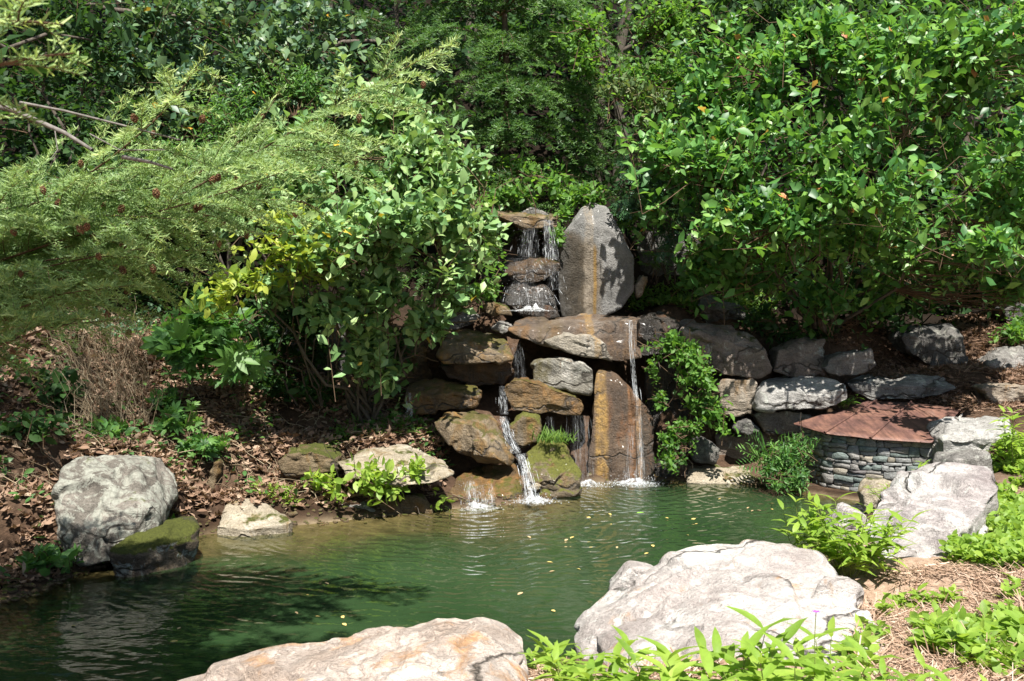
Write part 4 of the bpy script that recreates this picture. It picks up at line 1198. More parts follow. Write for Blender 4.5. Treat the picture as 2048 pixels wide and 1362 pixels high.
def shrub(name, label, cat, base, clumps, n, k, tl, ls, mat, tpl, n_ind=0, stems=None, stem_r=0.018, seed=0, group=None, twig_every=3, sub=4, **kw):
    rng = np.random.default_rng(seed)
    b = hit(*base) if len(base) == 2 else (np.array(base[1:]) if base[0] == 'w' else P(*base))
    root = thing(name, label, cat, b, group)
    L = sprays(rng, clumps, n, k, tl, ls, **kw)
    # stems run from the base to the clumps, branches from there to the twigs
    cen = L['centers']
    ns = min(stems or len(cen), 300)
    lines = []
    for i in range(ns):
        c = cen[i % len(cen)] + rng.normal(size=3) * 0.12
        bb = b + np.array([rng.normal() * 0.08, rng.normal() * 0.06, -0.05])
        ln = bend(bb, c, rng, 8, -0.02, 0.035)
        r = np.linspace(stem_r, stem_r * 0.35, 8) * rng.uniform(.7, 1.2)
        tubes('stem', [(ln, r)], M_BARK, root, b, 6)
        lines.append(ln)
    allp = np.concatenate(lines)
    tl_ = []
    for i in range(0, len(L['base']), twig_every):
        tl_.append((np.array([L['base'][i], (L['base'][i] * .5 + L['tip'][i] * .5), L['tip'][i]]), np.array([.0045, .0035, .002])))
    for i in range(0, len(L['base']), sub):
        d = np.linalg.norm(allp - L['base'][i], axis=1) + 0.3 * np.maximum(0, allp[:, 2] - L['base'][i][2])
        j = int(np.argmin(d))
        tl_.append((bend(allp[j], L['base'][i], rng, 4, 0.0, 0.06), np.linspace(.007, .004, 4)))
    o = tubes('twigs', tl_, M_TWIG, root, b, 3)
    tag(o, kind='stuff')
    put_leaves(root, b, tpl, L, mat, n_ind, rng)
    return root


LM_BLUE = leaf_mat('bluish_green_leaf', [(0, (0.0232, 0.0595, 0.0333)), (.4, (0.0515, 0.113, 0.0595)), (.75, (0.0968, 0.178, 0.0892)), (.97, (0.167, 0.238, 0.0833)), (.99, (0.515, 0.286, 0.0357))], .25, (.14, .26, .05), .38, .5)
LM_PALE = leaf_mat('pale_grey_green_leaf', [(0, (0.0536, 0.123, 0.0386)), (.4, (0.114, 0.231, 0.0772)), (.75, (0.199, 0.338, 0.129)), (.98, (0.306, 0.415, 0.154)), (1, (0.765, 0.508, 0.0644))], .28, (.20, .32, .05), .40, .5)
LM_YEL = leaf_mat('yellow_green_leaf', [(0, (0.096, 0.18, 0.024)), (.45, (0.192, 0.288, 0.036)), (.8, (0.336, 0.396, 0.06)), (1, (0.504, 0.504, 0.096))], .40, (.4, .48, .05), .45, .4)
LM_RIGHT = leaf_mat('fresh_green_leaf', [(0, (0.0263, 0.0882, 0.0269)), (.4, (0.0592, 0.17, 0.0423)), (.75, (0.112, 0.259, 0.0576)), (.965, (0.198, 0.354, 0.0769)), (.985, (0.553, 0.217, 0.096))], .34, (.22, .42, .04), .36, .5)
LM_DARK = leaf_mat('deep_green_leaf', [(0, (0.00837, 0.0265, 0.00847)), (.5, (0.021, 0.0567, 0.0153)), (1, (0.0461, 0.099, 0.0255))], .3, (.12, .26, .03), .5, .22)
LM_VINE = leaf_mat('bright_vine_leaf', [(0, (0.0375, 0.0944, 0.0185)), (.5, (0.075, 0.178, 0.0309)), (1, (0.138, 0.268, 0.0495))], .42, (.25, .45, .04), .45, .4)
LM_GREYV = leaf_mat('dull_vine_leaf', [(0, (0.0468, 0.0882, 0.027)), (.5, (0.0858, 0.147, 0.045)), (.8, (0.133, 0.186, 0.072)), (1, (0.203, 0.196, 0.09))], .3, (.25, .28, .06), .5, .4)
LM_GLOSS = leaf_mat('glossy_dark_leaflet', [(0, (.012, .04, .015)), (.5, (.028, .075, .03)), (1, (.05, .12, .045))], .12, (.1, .2, .04), .22, .6)
LM_HERB = leaf_mat('fresh_herb_leaf', [(0, (0.0359, 0.0978, 0.0253)), (.5, (0.0719, 0.178, 0.0443)), (1, (0.144, 0.265, 0.0633))], .38, (.2, .42, .05), .42, .45)
LM_LIME = leaf_mat('lime_green_leaf', [(0, (0.103, 0.19, 0.0275)), (.5, (0.196, 0.314, 0.044)), (1, (0.322, 0.426, 0.077))], .42, (.40, .56, .07), .42, .4)
LM_NEED = leaf_mat('hemlock_needle', [(0, (.05, .115, .045)), (.4, (.135, .22, .08)), (.72, (.235, .34, .125)), (1, (.40, .48, .19))], .31, (.29, .44, .10), .45, .35)
LM_YEW = leaf_mat('dark_yew_needle', [(0, (0.0196, 0.0539, 0.0136)), (.5, (0.0458, 0.113, 0.0249)), (1, (0.0986, 0.192, 0.0397))], .3, (.15, .3, .03), .45, .4)
LM_LITTER = leaf_mat('dry_brown_leaf', [(0, (0.0824, 0.0451, 0.0277)), (.4, (0.184, 0.112, 0.0721)), (.75, (0.279, 0.187, 0.13)), (1, (0.361, 0.271, 0.194))], .10, (.4, .25, .12), .7, .3)
LM_STRAW = leaf_mat('pine_straw_mulch', [(0, (.12, .065, .04)), (.45, (.27, .175, .12)), (.8, (.42, .30, .22)), (1, (.55, .44, .35))], .08, (.4, .25, .12), .75, .25)
LM_GRASS = leaf_mat('grass_blade', [(0, (.05, .11, .02)), (.5, (.10, .19, .035)), (1, (.2, .3, .06))], .38, (.3, .45, .05), .5, .35)
LM_DRYG = leaf_mat('dry_stalk', [(0, (0.12, 0.0825, 0.0488)), (.5, (0.247, 0.188, 0.12)), (1, (0.39, 0.323, 0.225))], .08, (.4, .3, .15), .8, .2)

# far wooded slope and forest trees behind everything
rng = np.random.default_rng(77)
n = 90000
fx, fy = rng.uniform(-13, 13, n), 13.7 + rng.random(n) ** 1.3 * 12
zt = terrain_z(np.c_[fx, fy])
hgt = rng.random(n) ** 0.8 * np.clip(.5 + 1.6 * (fy - 13.7), .5, 2.6)
pos = np.c_[fx, fy, zt + hgt]
clm = fbm(pos, 0.9, 3, 3)
ok = (clm > -0.02) & ((np.abs(fx - .3) > 1.6) | (fy > 16.5))
pos = pos[ok]
n = len(pos)
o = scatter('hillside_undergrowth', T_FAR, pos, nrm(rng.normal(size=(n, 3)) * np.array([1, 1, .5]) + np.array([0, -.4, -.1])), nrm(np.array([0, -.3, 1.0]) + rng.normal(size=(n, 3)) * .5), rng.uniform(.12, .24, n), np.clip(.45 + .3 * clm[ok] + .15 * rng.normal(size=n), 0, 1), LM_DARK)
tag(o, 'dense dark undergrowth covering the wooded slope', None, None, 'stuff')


def tree(label, x, y, h, r, clumps_n, n, mat, seed, trunk_r=.14, ls=.2, lo=.35):
    rng = np.random.default_rng(seed)
    b = np.array([x, y, tz(x, y) - .1])
    root = thing('forest_tree', label, 'tree', b, 'forest trees on the slope')
    top = b + np.array([rng.normal() * .5, rng.normal() * .3, h])
    ln = bend(b, top, rng, 10, 0, .012)
    tubes('trunk', [(ln, np.linspace(trunk_r, trunk_r * .25, 10))], M_BARK, root, b, 8)
    P_, T_, lines = [], [], []
    for c in range(clumps_n):
        t = rng.uniform(lo, 1.0)
        s = ln[int(t * 9)]
        a = rng.uniform(0, 6.28)
        e = s + np.array([math.cos(a), math.sin(a), rng.uniform(.1, .5)]) * r * (1.15 - .6 * t) * rng.uniform(.5, 1)
        lines.append((bend(s, e, rng, 6, .05, .05), np.linspace(trunk_r * .4, .015, 6)))
        m = n // clumps_n
        dd = nrm(rng.normal(size=(m, 3))) * (rng.random(m) ** .45)[:, None] * np.array([1.0, 1.0, .6]) * r * .42
        P_.append(e + dd)
        T_.append(np.clip(rng.normal(.45, .15) + .15 * rng.normal(size=m), 0, 1))
    tag(tubes('limbs', lines, M_BARK, root, b, 6), kind='stuff')
    p = np.concatenate(P_)
    m = len(p)
    o = scatter('crown', T_FAR, p, nrm(rng.normal(size=(m, 3)) + np.array([0, 0, -.2])), nrm(np.array([0, 0, 1.]) + rng.normal(size=(m, 3)) * .5), rng.uniform(.6, 1.2, m) * ls, np.concatenate(T_), mat, root, b)
    tag(o, kind='stuff')
    return root


for i, (x, y, h, r, m) in enumerate([(-7.3, 11.4, 9, 2.8, LM_DARK), (-8.0, 3.6, 11, 3.2, LM_DARK), (-7.4, -0.6, 11, 3.4, LM_DARK), (-9.5, 15.5, 11, 3.2, LM_DARK), (-6.2, 17.5, 12, 3.2, LM_BLUE), (-3.4, 18.5, 12, 3.0, LM_DARK), (-0.8, 19.5, 13, 3.2, LM_DARK), (2.0, 19, 12, 3.2, LM_DARK),  # first three added outside the view to block sun and sky
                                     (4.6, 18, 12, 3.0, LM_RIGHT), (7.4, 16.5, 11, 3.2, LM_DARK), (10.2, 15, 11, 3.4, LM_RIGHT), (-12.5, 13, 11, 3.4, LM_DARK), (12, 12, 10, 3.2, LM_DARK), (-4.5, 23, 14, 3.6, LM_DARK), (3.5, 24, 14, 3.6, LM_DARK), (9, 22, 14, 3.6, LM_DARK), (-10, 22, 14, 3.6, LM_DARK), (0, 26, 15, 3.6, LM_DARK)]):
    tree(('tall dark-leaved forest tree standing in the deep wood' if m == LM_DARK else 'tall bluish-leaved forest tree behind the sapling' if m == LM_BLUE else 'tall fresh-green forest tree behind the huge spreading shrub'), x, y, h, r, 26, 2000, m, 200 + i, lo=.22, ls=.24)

# back row, from left to right
shrub('leafy_sapling', 'tall bluish-leaved sapling in front of the dark wood above the hemlock branches', 'sapling', ('w', *P(470, 545, 14.0)), [(330, 80, 14, 110, 90, .7), (480, 60, 14, 110, 80, .8), (620, 120, 13.6, 110, 100, .8), (640, 40, 13.8, 90, 60, .6), (560, 225, 13.4, 110, 70, .7), (420, 180, 13.7, 90, 80, .6), (300, 190, 13.8, 80, 80, .6), (520, 140, 13.4, 80, 60, .6), (690, 200, 13.6, 60, 80, .5), (340, 250, 13.4, 70, 50, .5)], 1100, 8, .42, .165, LM_BLUE, T_OBOV, 300, 8, .03, 31)
shrub('viny_bush', 'bush of fine bright leaves between sapling and pale-leaved shrub', 'bush', ('w', *P(560, 545, 13.2)), [(530, 185, 13.0, 90, 50, .5), (610, 175, 13, 60, 50, .5), (480, 240, 12.8, 80, 50, .5), (600, 265, 12.6, 80, 60, .5), (450, 320, 12.6, 120, 60, .5)], 640, 8, .35, .10, LM_HERB, T_LANCE, 150, 5, .02, 32)
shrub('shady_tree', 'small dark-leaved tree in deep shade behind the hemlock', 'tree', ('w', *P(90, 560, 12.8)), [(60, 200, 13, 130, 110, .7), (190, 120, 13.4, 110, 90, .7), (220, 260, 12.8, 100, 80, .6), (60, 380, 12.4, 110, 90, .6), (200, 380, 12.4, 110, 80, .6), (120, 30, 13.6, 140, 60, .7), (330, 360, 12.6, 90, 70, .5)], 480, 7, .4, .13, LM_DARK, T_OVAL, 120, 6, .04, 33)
shrub('leafy_creeper', 'creeper of small bright leaves climbing above the hanging grey-green vine', 'creeper', ('w', *P(1330, 545, 13.9)), [(1180, 70, 13.4, 60, 60, .4), (1290, 60, 13.4, 80, 70, .5), (1240, 140, 13.2, 80, 50, .4), (1350, 150, 13.2, 60, 80, .5), (1180, 110, 13.2, 40, 40, .4), (1350, 40, 13.4, 50, 50, .4), (1300, 210, 13, 60, 50, .4)], 620, 9, .35, .085, LM_VINE, T_SMALL, 120, 5, .02, 34, droop=.25)
shrub('hanging_vine', 'hanging grey-green vine with dry tassels in front of the dark hollow', 'vine', ('w', *P(1350, 480, 13.2)), [(1250, 165, 12.6, 55, 22, .3), (1310, 190, 12.5, 60, 35, .3), (1270, 225, 12.5, 45, 20, .3), (1330, 240, 12.5, 50, 50, .3), (1205, 175, 12.6, 22, 14, .2), (1340, 300, 12.4, 40, 40, .3)], 150, 7, .3, .105, LM_GREYV, T_OVAL, 120, 4, .012, 35, droop=.5)
shrub('pinnate_vine', 'dark glossy shrub with ladder-like leaves hanging beside the upright slab', 'shrub', ('w', *P(1330, 560, 13.1)), [(1300, 350, 12.5, 60, 40, .35), (1340, 420, 12.3, 50, 50, .3), (1270, 330, 12.6, 50, 30, .3), (1395, 380, 12.2, 50, 60, .3), (1330, 470, 12.2, 30, 30, .2), (1255, 400, 12.6, 20, 30, .2), (1135, 310, 12.9, 30, 22, .2)], 90, 5, .3, .26, LM_GLOSS, T_PINN, 150, 5, .012, 36, droop=.9, up=-.2, cam_bias=.9)


def bough(root, rloc, pts, mat, rng, side=.42, spacing=.075, sub=.055, sub_len=.09, nl=.02, nw=.0028, ns=.005, droop=.25, r0=.012, flat=.5, tint=0.5, cones=0, cone_me=None, bark=None):
    pts = np.array(pts, float)
    k = max(8, len(pts) * 4)
    tt = np.linspace(0, len(pts) - 1, k)
    ax = np.stack([np.interp(tt, np.arange(len(pts)), pts[:, i]) for i in range(3)], 1)
    for _ in range(3):
        ax[1:-1] = (ax[:-2] + ax[1:-1] * 2 + ax[2:]) / 4
    d = np.linalg.norm(np.diff(ax, axis=0), axis=1)
    cum_ = np.concatenate([[0], np.cumsum(d)])
    L = cum_[-1]
    bo = bpy.data.objects.new('bough', None)
    COL.objects.link(bo)
    bo.parent = root
    bo.location = ax[0] - np.asarray(rloc)
    lines = [(ax, np.linspace(r0, .002, k))]
    S, E, ST = [], [], []      # twig segments carrying needles
    coneat = []
    s = spacing * .5
    sgn = 1
    while s < L:
        t = s / L
        p = np.array([np.interp(s, cum_, ax[:, i]) for i in range(3)])
        p2 = np.array([np.interp(min(L, s + .05), cum_, ax[:, i]) for i in range(3)])
        p1 = np.array([np.interp(max(0, s - .05), cum_, ax[:, i]) for i in range(3)])
        T = nrm(p2 - p1)
        B = nrm(np.cross(T, [0, 0, 1]) + 1e-6)
        up = np.cross(B, T)
        prof = min(1.0, (1 - t) * 2.4 + .12) * (0.55 + .45 * min(1, t * 3))
        ln = side * prof * rng.uniform(.65, 1.2)
        a = math.radians(rng.uniform(38, 62))
        roll = rng.normal() * flat
        lat = B * sgn * math.cos(roll) + up * math.sin(roll)
        dd = nrm(T * math.cos(a) + lat * math.sin(a))
        m = 7
        u = np.linspace(0, 1, m)
        c = p + dd * (u * ln)[:, None] + np.array([0, 0, -1]) * (droop * ln * u ** 2)[:, None] + T * (ln * .15 * u ** 2)[:, None]
        lines.append((c, np.linspace(.003, .001, m)))
        S.append(c[:-1]), E.append(c[1:]), ST.extend([.22 * (t - .5)] * 3 + [.22 * (t - .5) + .16] * 3)
        nsub = int(ln / sub)
        g = 1
        for j in range(nsub * 2):
            uu = (j + 1.2) / (nsub * 2 + 1.2)
            q_ = np.array([np.interp(uu, u, c[:, i]) for i in range(3)])
            lt = nrm(np.cross(dd, up)) * g
            l2 = sub_len * (1 - uu * .75) * rng.uniform(.6, 1.25) * min(1.0, ln / .2)
            dv = nrm(dd * .75 + lat * 0 + lt * .7 + rng.normal(size=3) * .14)
            e_ = q_ + dv * l2 + np.array([0, 0, -droop * .5 * l2])
            S.append(q_[None]), E.append(e_[None]), ST.append(.22 * (t - .5) + .30 * (uu - .45))
            g = -g
            if cones and rng.random() < cones:
                coneat.append(e_)
        s += spacing * rng.uniform(.6, 1.4)
        sgn = -sgn
    tip0 = np.array([np.interp(L * .7, cum_, ax[:, i]) for i in range(3)])
    S.append(tip0[None]), E.append(ax[-1][None]), ST.append(.3)
    S, E = np.concatenate(S), np.concatenate(E)
    D = E - S
    ll = np.linalg.norm(D, axis=1)
    cnt = np.maximum(2, (ll / ns).astype(int))
    idx = np.repeat(np.arange(len(S)), cnt)
    kk = np.arange(len(idx)) - np.repeat(np.cumsum(cnt) - cnt, cnt)
    f = (kk + .5) / cnt[idx]
    Tn = nrm(D)[idx]
    pos = S[idx] + D[idx] * f[:, None]
    upn = np.array([0, 0, 1.0])
    sd_ = nrm(np.cross(Tn, upn + rng.normal(size=(len(idx), 3)) * .25)) * np.where(kk % 2 == 0, 1, -1)[:, None]
    third = (kk % 5 == 4)[:, None]
    axn = nrm(Tn * .55 + sd_ * .75 + np.where(third, 0, 1) * upn * (rng.random((len(idx), 1)) - .15) * 1.1 + rng.normal(size=(len(idx), 3)) * .2)
    nn = nrm(upn * .7 + np.array([0, -.6, 0]) + rng.normal(size=(len(idx), 3)) * .45)
    segt = np.clip(tint + .14 * rng.normal(size=len(S)) + np.array(ST), 0, 1)[idx]
    o = scatter('needles', T_NEEDLE, pos, axn, nn, nl * rng.uniform(.7, 1.2, len(idx)), np.clip(segt + .1 * (f - .5) + .06 * rng.normal(size=len(idx)), 0, 1), mat, bo, ax[0], np.full(len(idx), nw / nl))
    tag(o, kind='stuff')
    lines += [(np.array([a_, b_]), np.array([.0010, .0006])) for a_, b_ in zip(S, E)][:160]
    tubes('twigs', lines, bark or M_TWIG, bo, ax[0], 3)
    for e_ in coneat:
        c_ = bpy.data.objects.new('cone', cone_me)
        COL.objects.link(c_)
        c_.parent = bo
        c_.location = e_ - ax[0] + np.array([0, 0, -.004])
        c_.rotation_euler = (math.pi + rng.normal() * .35, rng.normal() * .35, rng.uniform(0, 6))
        sc = rng.uniform(1.0, 1.5)
        c_.scale = (sc, sc, sc)
    return bo


# cone: overlapping scales round a core
def cone_mesh():
    V, Fc = [], []
    Lc = .034
    for r in range(6):
        z = Lc * (r + .3) / 6
        rad = .0125 * math.sin(math.pi * (.22 + .66 * r / 5))
        for j in range(6):
            a = 2 * math.pi * (j + .5 * (r % 2)) / 6
            ca, sa = math.cos(a), math.sin(a)
            o = len(V)
            for (rr, tw, zz) in ((.3, 0, 0), (1, -.5, .004), (1.12, 0, .0065), (1, .5, .004), (.85, 0, .0)):
                a2 = a + tw
                V.append((math.cos(a2) * rad * rr, math.sin(a2) * rad * rr, z + zz))
            Fc += [(o, o + 1, o + 2, o + 3), (o + 4, o + 2, o + 1), (o + 4, o + 3, o + 2), (o, o + 4, o + 1), (o, o + 3, o + 4)]
    me = faces_mesh('cone', np.array(V), Fc)
    me.materials.append(plain_mat('cone_scale_brown', (.09, .04, .02), (.26, .13, .07), 90, .7))
    return me


CONE = cone_mesh()
hb = np.array([-5.0, 4.3, tz(-5.0, 4.3) - .1])
hem = thing('hemlock_tree', 'hemlock reaching long cone-bearing boughs across the scene over the bank', 'tree', hb)
rng = np.random.default_rng(91)
tubes('trunk', [(np.array([hb + np.array([.12 * z, .06 * z, z]) for z in np.linspace(0, 9, 12)]), np.linspace(.22, .05, 12))], M_BARK, hem, hb, 10)
HB = [([(-200, 480, 4.8), (60, 420, 4.7), (210, 328, 4.6), (340, 215, 4.5), (412, 108, 4.4)], .46, .020, .62),
      ([(-100, 560, 5.3), (120, 490, 5.2), (350, 400, 5.1), (540, 288, 5.0), (720, 185, 4.9), (905, 84, 4.8)], .55, .026, .58),
      ([(-200, 590, 4.8), (60, 500, 4.7), (250, 440, 4.6), (420, 395, 4.6), (575, 340, 4.6)], .46, .020, .5),
      ([(-200, 640, 4.6), (20, 550, 4.5), (150, 520, 4.4), (290, 495, 4.4)], .42, .02, .52),
      ([(-200, 720, 4.5), (0, 630, 4.4), (120, 585, 4.3), (275, 570, 4.3)], .38, .018, .5),
      ([(-200, 690, 5.2), (150, 540, 5.1), (330, 500, 5.0), (470, 500, 5.0)], .46, .016, .42),
      ([(-200, 760, 4.3), (0, 690, 4.2), (110, 650, 4.2), (235, 640, 4.2)], .28, .012, .42),
      ([(-50, 520, 5.6), (200, 430, 5.6), (400, 420, 5.6), (520, 470, 5.6)], .46, .016, .4),
      ([(-200, 420, 5.4), (50, 370, 5.4), (220, 360, 5.3), (380, 370, 5.3)], .42, .01, .4),
      ([(-260, 130, 2.3), (-90, 70, 2.25), (30, 40, 2.2), (125, 48, 2.2)], .17, 0, .62),
      ([(-260, 240, 2.3), (-80, 150, 2.25), (50, 115, 2.2), (150, 105, 2.2)], .16, 0, .5),
      ([(300, 420, 5.3), (450, 340, 5.25), (560, 300, 5.2), (680, 300, 5.15), (760, 330, 5.1)], .40, .02, .5),
      ([(150, 480, 5.5), (300, 420, 5.5), (420, 330, 5.4), (520, 250, 5.4), (560, 180, 5.4)], .34, .008, .5),
      ([(350, 400, 5.0), (480, 400, 4.9), (600, 400, 4.9), (640, 420, 4.9)], .34, .02, .45),
      ([(-200, 560, 5.5), (0, 470, 5.5), (130, 420, 5.5), (200, 400, 5.5)], .46, .012, .45)]
HB = [([(a_[0], a_[1], a_[2] + (.35 if a_[2] > 3 else 0)) for a_ in p_], w_, c_, t_) for p_, w_, c_, t_ in HB]
for k_ in range(13):
    Y_ = rng.uniform(4.7, 6.1)
    y0_ = 370 + k_ * 21 + rng.normal() * 12
    ln_ = rng.uniform(330, 560) if y0_ < 560 else rng.uniform(200, 330)
    HB.append(([(-230, y0_ + 110, Y_ + .2), (-230 + ln_ * .45, y0_ + 40, Y_ + .1), (-230 + ln_ * .8, y0_ + 6, Y_), (-230 + ln_ * 1.15, y0_ + rng.normal() * 14, Y_ - .1)], .44, .012, rng.uniform(.35, .6)))
for pp, sd_, cn, tn in HB:
    bough(hem, hb, [P(*p) for p in pp], LM_NEED, rng, side=sd_ * 1.1, spacing=.062, sub=.046, sub_len=.12, nl=.031, nw=.0060, ns=.0062, cones=cn * .9, cone_me=CONE, tint=tn, r0=.010, flat=.55)
for pp, r0 in (([(-60, 200, 4.9), (20, 218, 4.8), (130, 266, 4.7), (185, 300, 4.6)], .017), ([(40, 205, 5.0), (130, 222, 5.0), (235, 248, 4.9), (360, 280, 4.8)], .008), ([(245, 314, 4.5), (300, 324, 4.45), (345, 338, 4.4)], .010), ([(110, 262, 4.7), (115, 300, 4.65), (100, 320, 4.6)], .003), ([(180, 268, 4.7), (240, 300, 4.6), (330, 300, 4.6)], .004)):
    w = np.array([P(*p) for p in pp])
    tubes('dead_branch', [(w, np.linspace(r0, r0 * .5, len(w)))], M_DEADW, hem, hb, 6)
# unseen foliage added above the picture to shade the pond and bank
LP, LA = [], []
for cc, rd, m in (((-4.7, 5.8, 5.2), (1.0, 1.6, 1.2), 900), ((-4.0, 7.4, 5.7), (1.5, 1.3, .6), 520), ((-3.0, 3.40, 4.0), (1.1, .36, .5), 300), ((-1.9, 3.42, 4.0), (1.0, .34, .48), 460), ((-.95, 3.55, 3.95), (.75, .28, .38), 340)):
    dd = nrm(rng.normal(size=(m, 3))) * (rng.random((m, 1)) ** .4) * np.array(rd)
    LP.append(np.array(cc) + dd)
    LA.append(dd)
pos, dd = np.concatenate(LP), np.concatenate(LA)
sel = (pos[:, 2] > 2.42 + .30 * pos[:, 1])
pos = pos[sel]
m = len(pos)
axx = nrm(dd[sel] * np.array([1, 1, .2]) + np.array([.3, 0, -.25]) + rng.normal(size=(m, 3)) * .4)
for y_, x_ in ((3.1, -1.0), (3.2, -2.0), (3.1, -2.8)):  # limbs added to carry the shading foliage
    a_ = hb + np.array([.12 * 4.6, .06 * 4.6, 4.6])
    tubes('limb', [(bend(a_, (x_, y_, 3.9), rng, 8, .1, .02), np.linspace(.05, .008, 8))], M_BARK, hem, hb, 6)
o = scatter('crown', T_FERN, pos, axx, nrm(np.array([0, 0, 1.]) + rng.normal(size=(m, 3)) * .3), rng.uniform(.18, .34, m), np.clip(.4 + .2 * rng.normal(size=m), 0, 1), LM_NEED, hem, hb)
tag(o, kind='stuff')


def conifer(label, px, py, Y, ztop, nb, reach, seed, mat, zlo=0.6, tint=.5, face=True):
    rng = np.random.default_rng(seed)
    b = P(px, py, Y)
    b[2] = tz(b[0], b[1]) - .1
    root = thing('conifer_tree', label, 'tree', b)
    tubes('trunk', [(np.array([b, b + [0.1, 0, ztop * .5], b + [0, 0, ztop]]), np.array([.07, .05, .02]))], M_BARK, root, b, 8)
    for i in range(nb):
        z = zlo + (ztop - zlo) * (round(i / nb * 9) + .45 * rng.random()) / 9
        a = math.radians(rng.uniform(175, 365)) if face else rng.uniform(0, 6.28)
        R = reach * rng.uniform(.65, 1.1) * (1 - .45 * (z / ztop) ** 2)
        dv = np.array([math.cos(a), math.sin(a) * .8, 0])
        s = b + np.array([0, 0, z])
        pts = [s, s + dv * R * .35 + [0, 0, R * .13], s + dv * R * .7 + [0, 0, R * .12], s + dv * R + [0, 0, -R * .06]]
        bough(root, b, pts, mat, rng, side=.66, spacing=.085, sub=.085, sub_len=.20, nl=.050, nw=.013, ns=.014, droop=.35, r0=.018, flat=.35, tint=tint + rng.normal() * .12)
    return root


conifer('dark conifer with layered drooping sprays above the upper fall', 1000, 420, 14.2, 5.2, 50, 1.95, 301, LM_YEW, zlo=-.2, tint=.55)
conifer('second dark conifer standing behind the tip of the longest hemlock bough', 790, 420, 15.2, 5.2, 20, 1.4, 302, LM_YEW, tint=.35)
conifer('shaded conifer close behind the leafy creeper', 1190, 420, 15.0, 5.6, 18, 1.5, 303, LM_YEW, tint=.5, zlo=1.5)

# the big shrub over the boulder wall
shrub('broad_shrub', 'huge spreading bright-green shrub arching over the boulder wall', 'shrub', ('w', *P(1640, 655, 12.4)),
      [(1420, 340, 11.2, 110, 70, .6), (1540, 150, 11.6, 90, 90, .7), (1620, 90, 11.6, 100, 80, .7), (1750, 150, 11.2, 150, 110, .9), (1930, 120, 11.2, 130, 120, .9), (1640, 290, 10.9, 140, 80, .8), (1800, 280, 10.7, 150, 90, .8), (1980, 300, 10.6, 110, 130, .8),
       (1480, 430, 10.9, 110, 60, .6), (1590, 440, 10.7, 90, 50, .5), (1900, 420, 10.7, 150, 60, .6), (1400, 440, 11.1, 80, 60, .5), (1720, 380, 10.6, 130, 50, .6), (2040, 430, 10.8, 90, 70, .6), (1480, 260, 11.4, 80, 70, .6), (2040, 60, 11.6, 90, 80, .7), (1960, 482, 9.7, 60, 24, .35), (1850, 500, 11.3, 110, 40, .5), (1960, 520, 11.2, 90, 45, .5), (1700, 480, 11.4, 110, 45, .5), (1560, 500, 11.4, 70, 40, .4), (1440, 500, 11.4, 60, 40, .4), (1390, 530, 11.9, 60, 40, .4), (1500, 550, 11.8, 70, 35, .4), (1760, 540, 11.9, 80, 35, .4), (2010, 560, 11.6, 50, 35, .4), (1640, 590, 11.9, 60, 30, .4), (1740, 600, 12.2, 60, 25, .4), (1330, 310, 11.8, 60, 70, .5), (1300, 430, 11.9, 40, 50, .4), (1400, 190, 11.9, 60, 70, .5), (1460, 90, 12, 70, 70, .5)],
      2700, 8, .42, .15, LM_RIGHT, T_OBOV, 300, 11, .028, 41, twig_every=2, sub=4, up=.5)
rng = np.random.default_rng(4)
shrub('forest_sapling', 'dark glossy sapling at the top behind the huge spreading shrub', 'sapling', ('w', *P(1500, 555, 14.4)), [(1450, 60, 14, 90, 80, .6), (1560, 40, 14.2, 100, 70, .6), (1440, 180, 13.8, 70, 70, .5), (1720, 30, 14.4, 120, 70, .7), (1900, 30, 14.4, 120, 70, .7), (1400, 260, 13.6, 60, 60, .5)], 560, 7, .4, .15, LM_DARK, T_OVAL, 100, 6, .03, 42)
shrub('low_bush', 'low dark-green bush in the shade beneath the huge spreading shrub', 'bush', (1800, 640), [(1620, 600, 13.2, 70, 40, .5), (1720, 620, 13, 80, 40, .5), (1820, 600, 13, 80, 45, .5), (1920, 590, 13, 80, 50, .5), (1980, 560, 13.2, 80, 50, .5), (1540, 610, 13, 50, 40, .4), (1700, 560, 13.3, 120, 40, .5), (1880, 530, 13.4, 120, 40, .5)], 620, 7, .25, .11, LM_DARK, T_SMALL, 120, 6, .012, 43)
shrub('leafy_bush', 'small bright leafy bush above the grey boulder at the mulch slope', 'bush', (2030, 690), [(2020, 665, 12.6, 30, 25, .3), (2050, 640, 12.7, 40, 30, .3), (1995, 640, 12.8, 25, 18, .2)], 70, 7, .2, .10, LM_VINE, T_OVAL, 80, 3, .008, 44)
shrub('leafy_bush', 'low leafy growth under the slanting dark slab on the terrace', 'bush', (1560, 655), [(1580, 660, 12.2, 50, 28, .3), (1650, 665, 12.4, 40, 22, .3), (1520, 640, 12.4, 40, 25, .3), (1700, 690, 11.9, 40, 20, .2)], 110, 6, .2, .10, LM_DARK, T_OVAL, 80, 3, .008, 45)

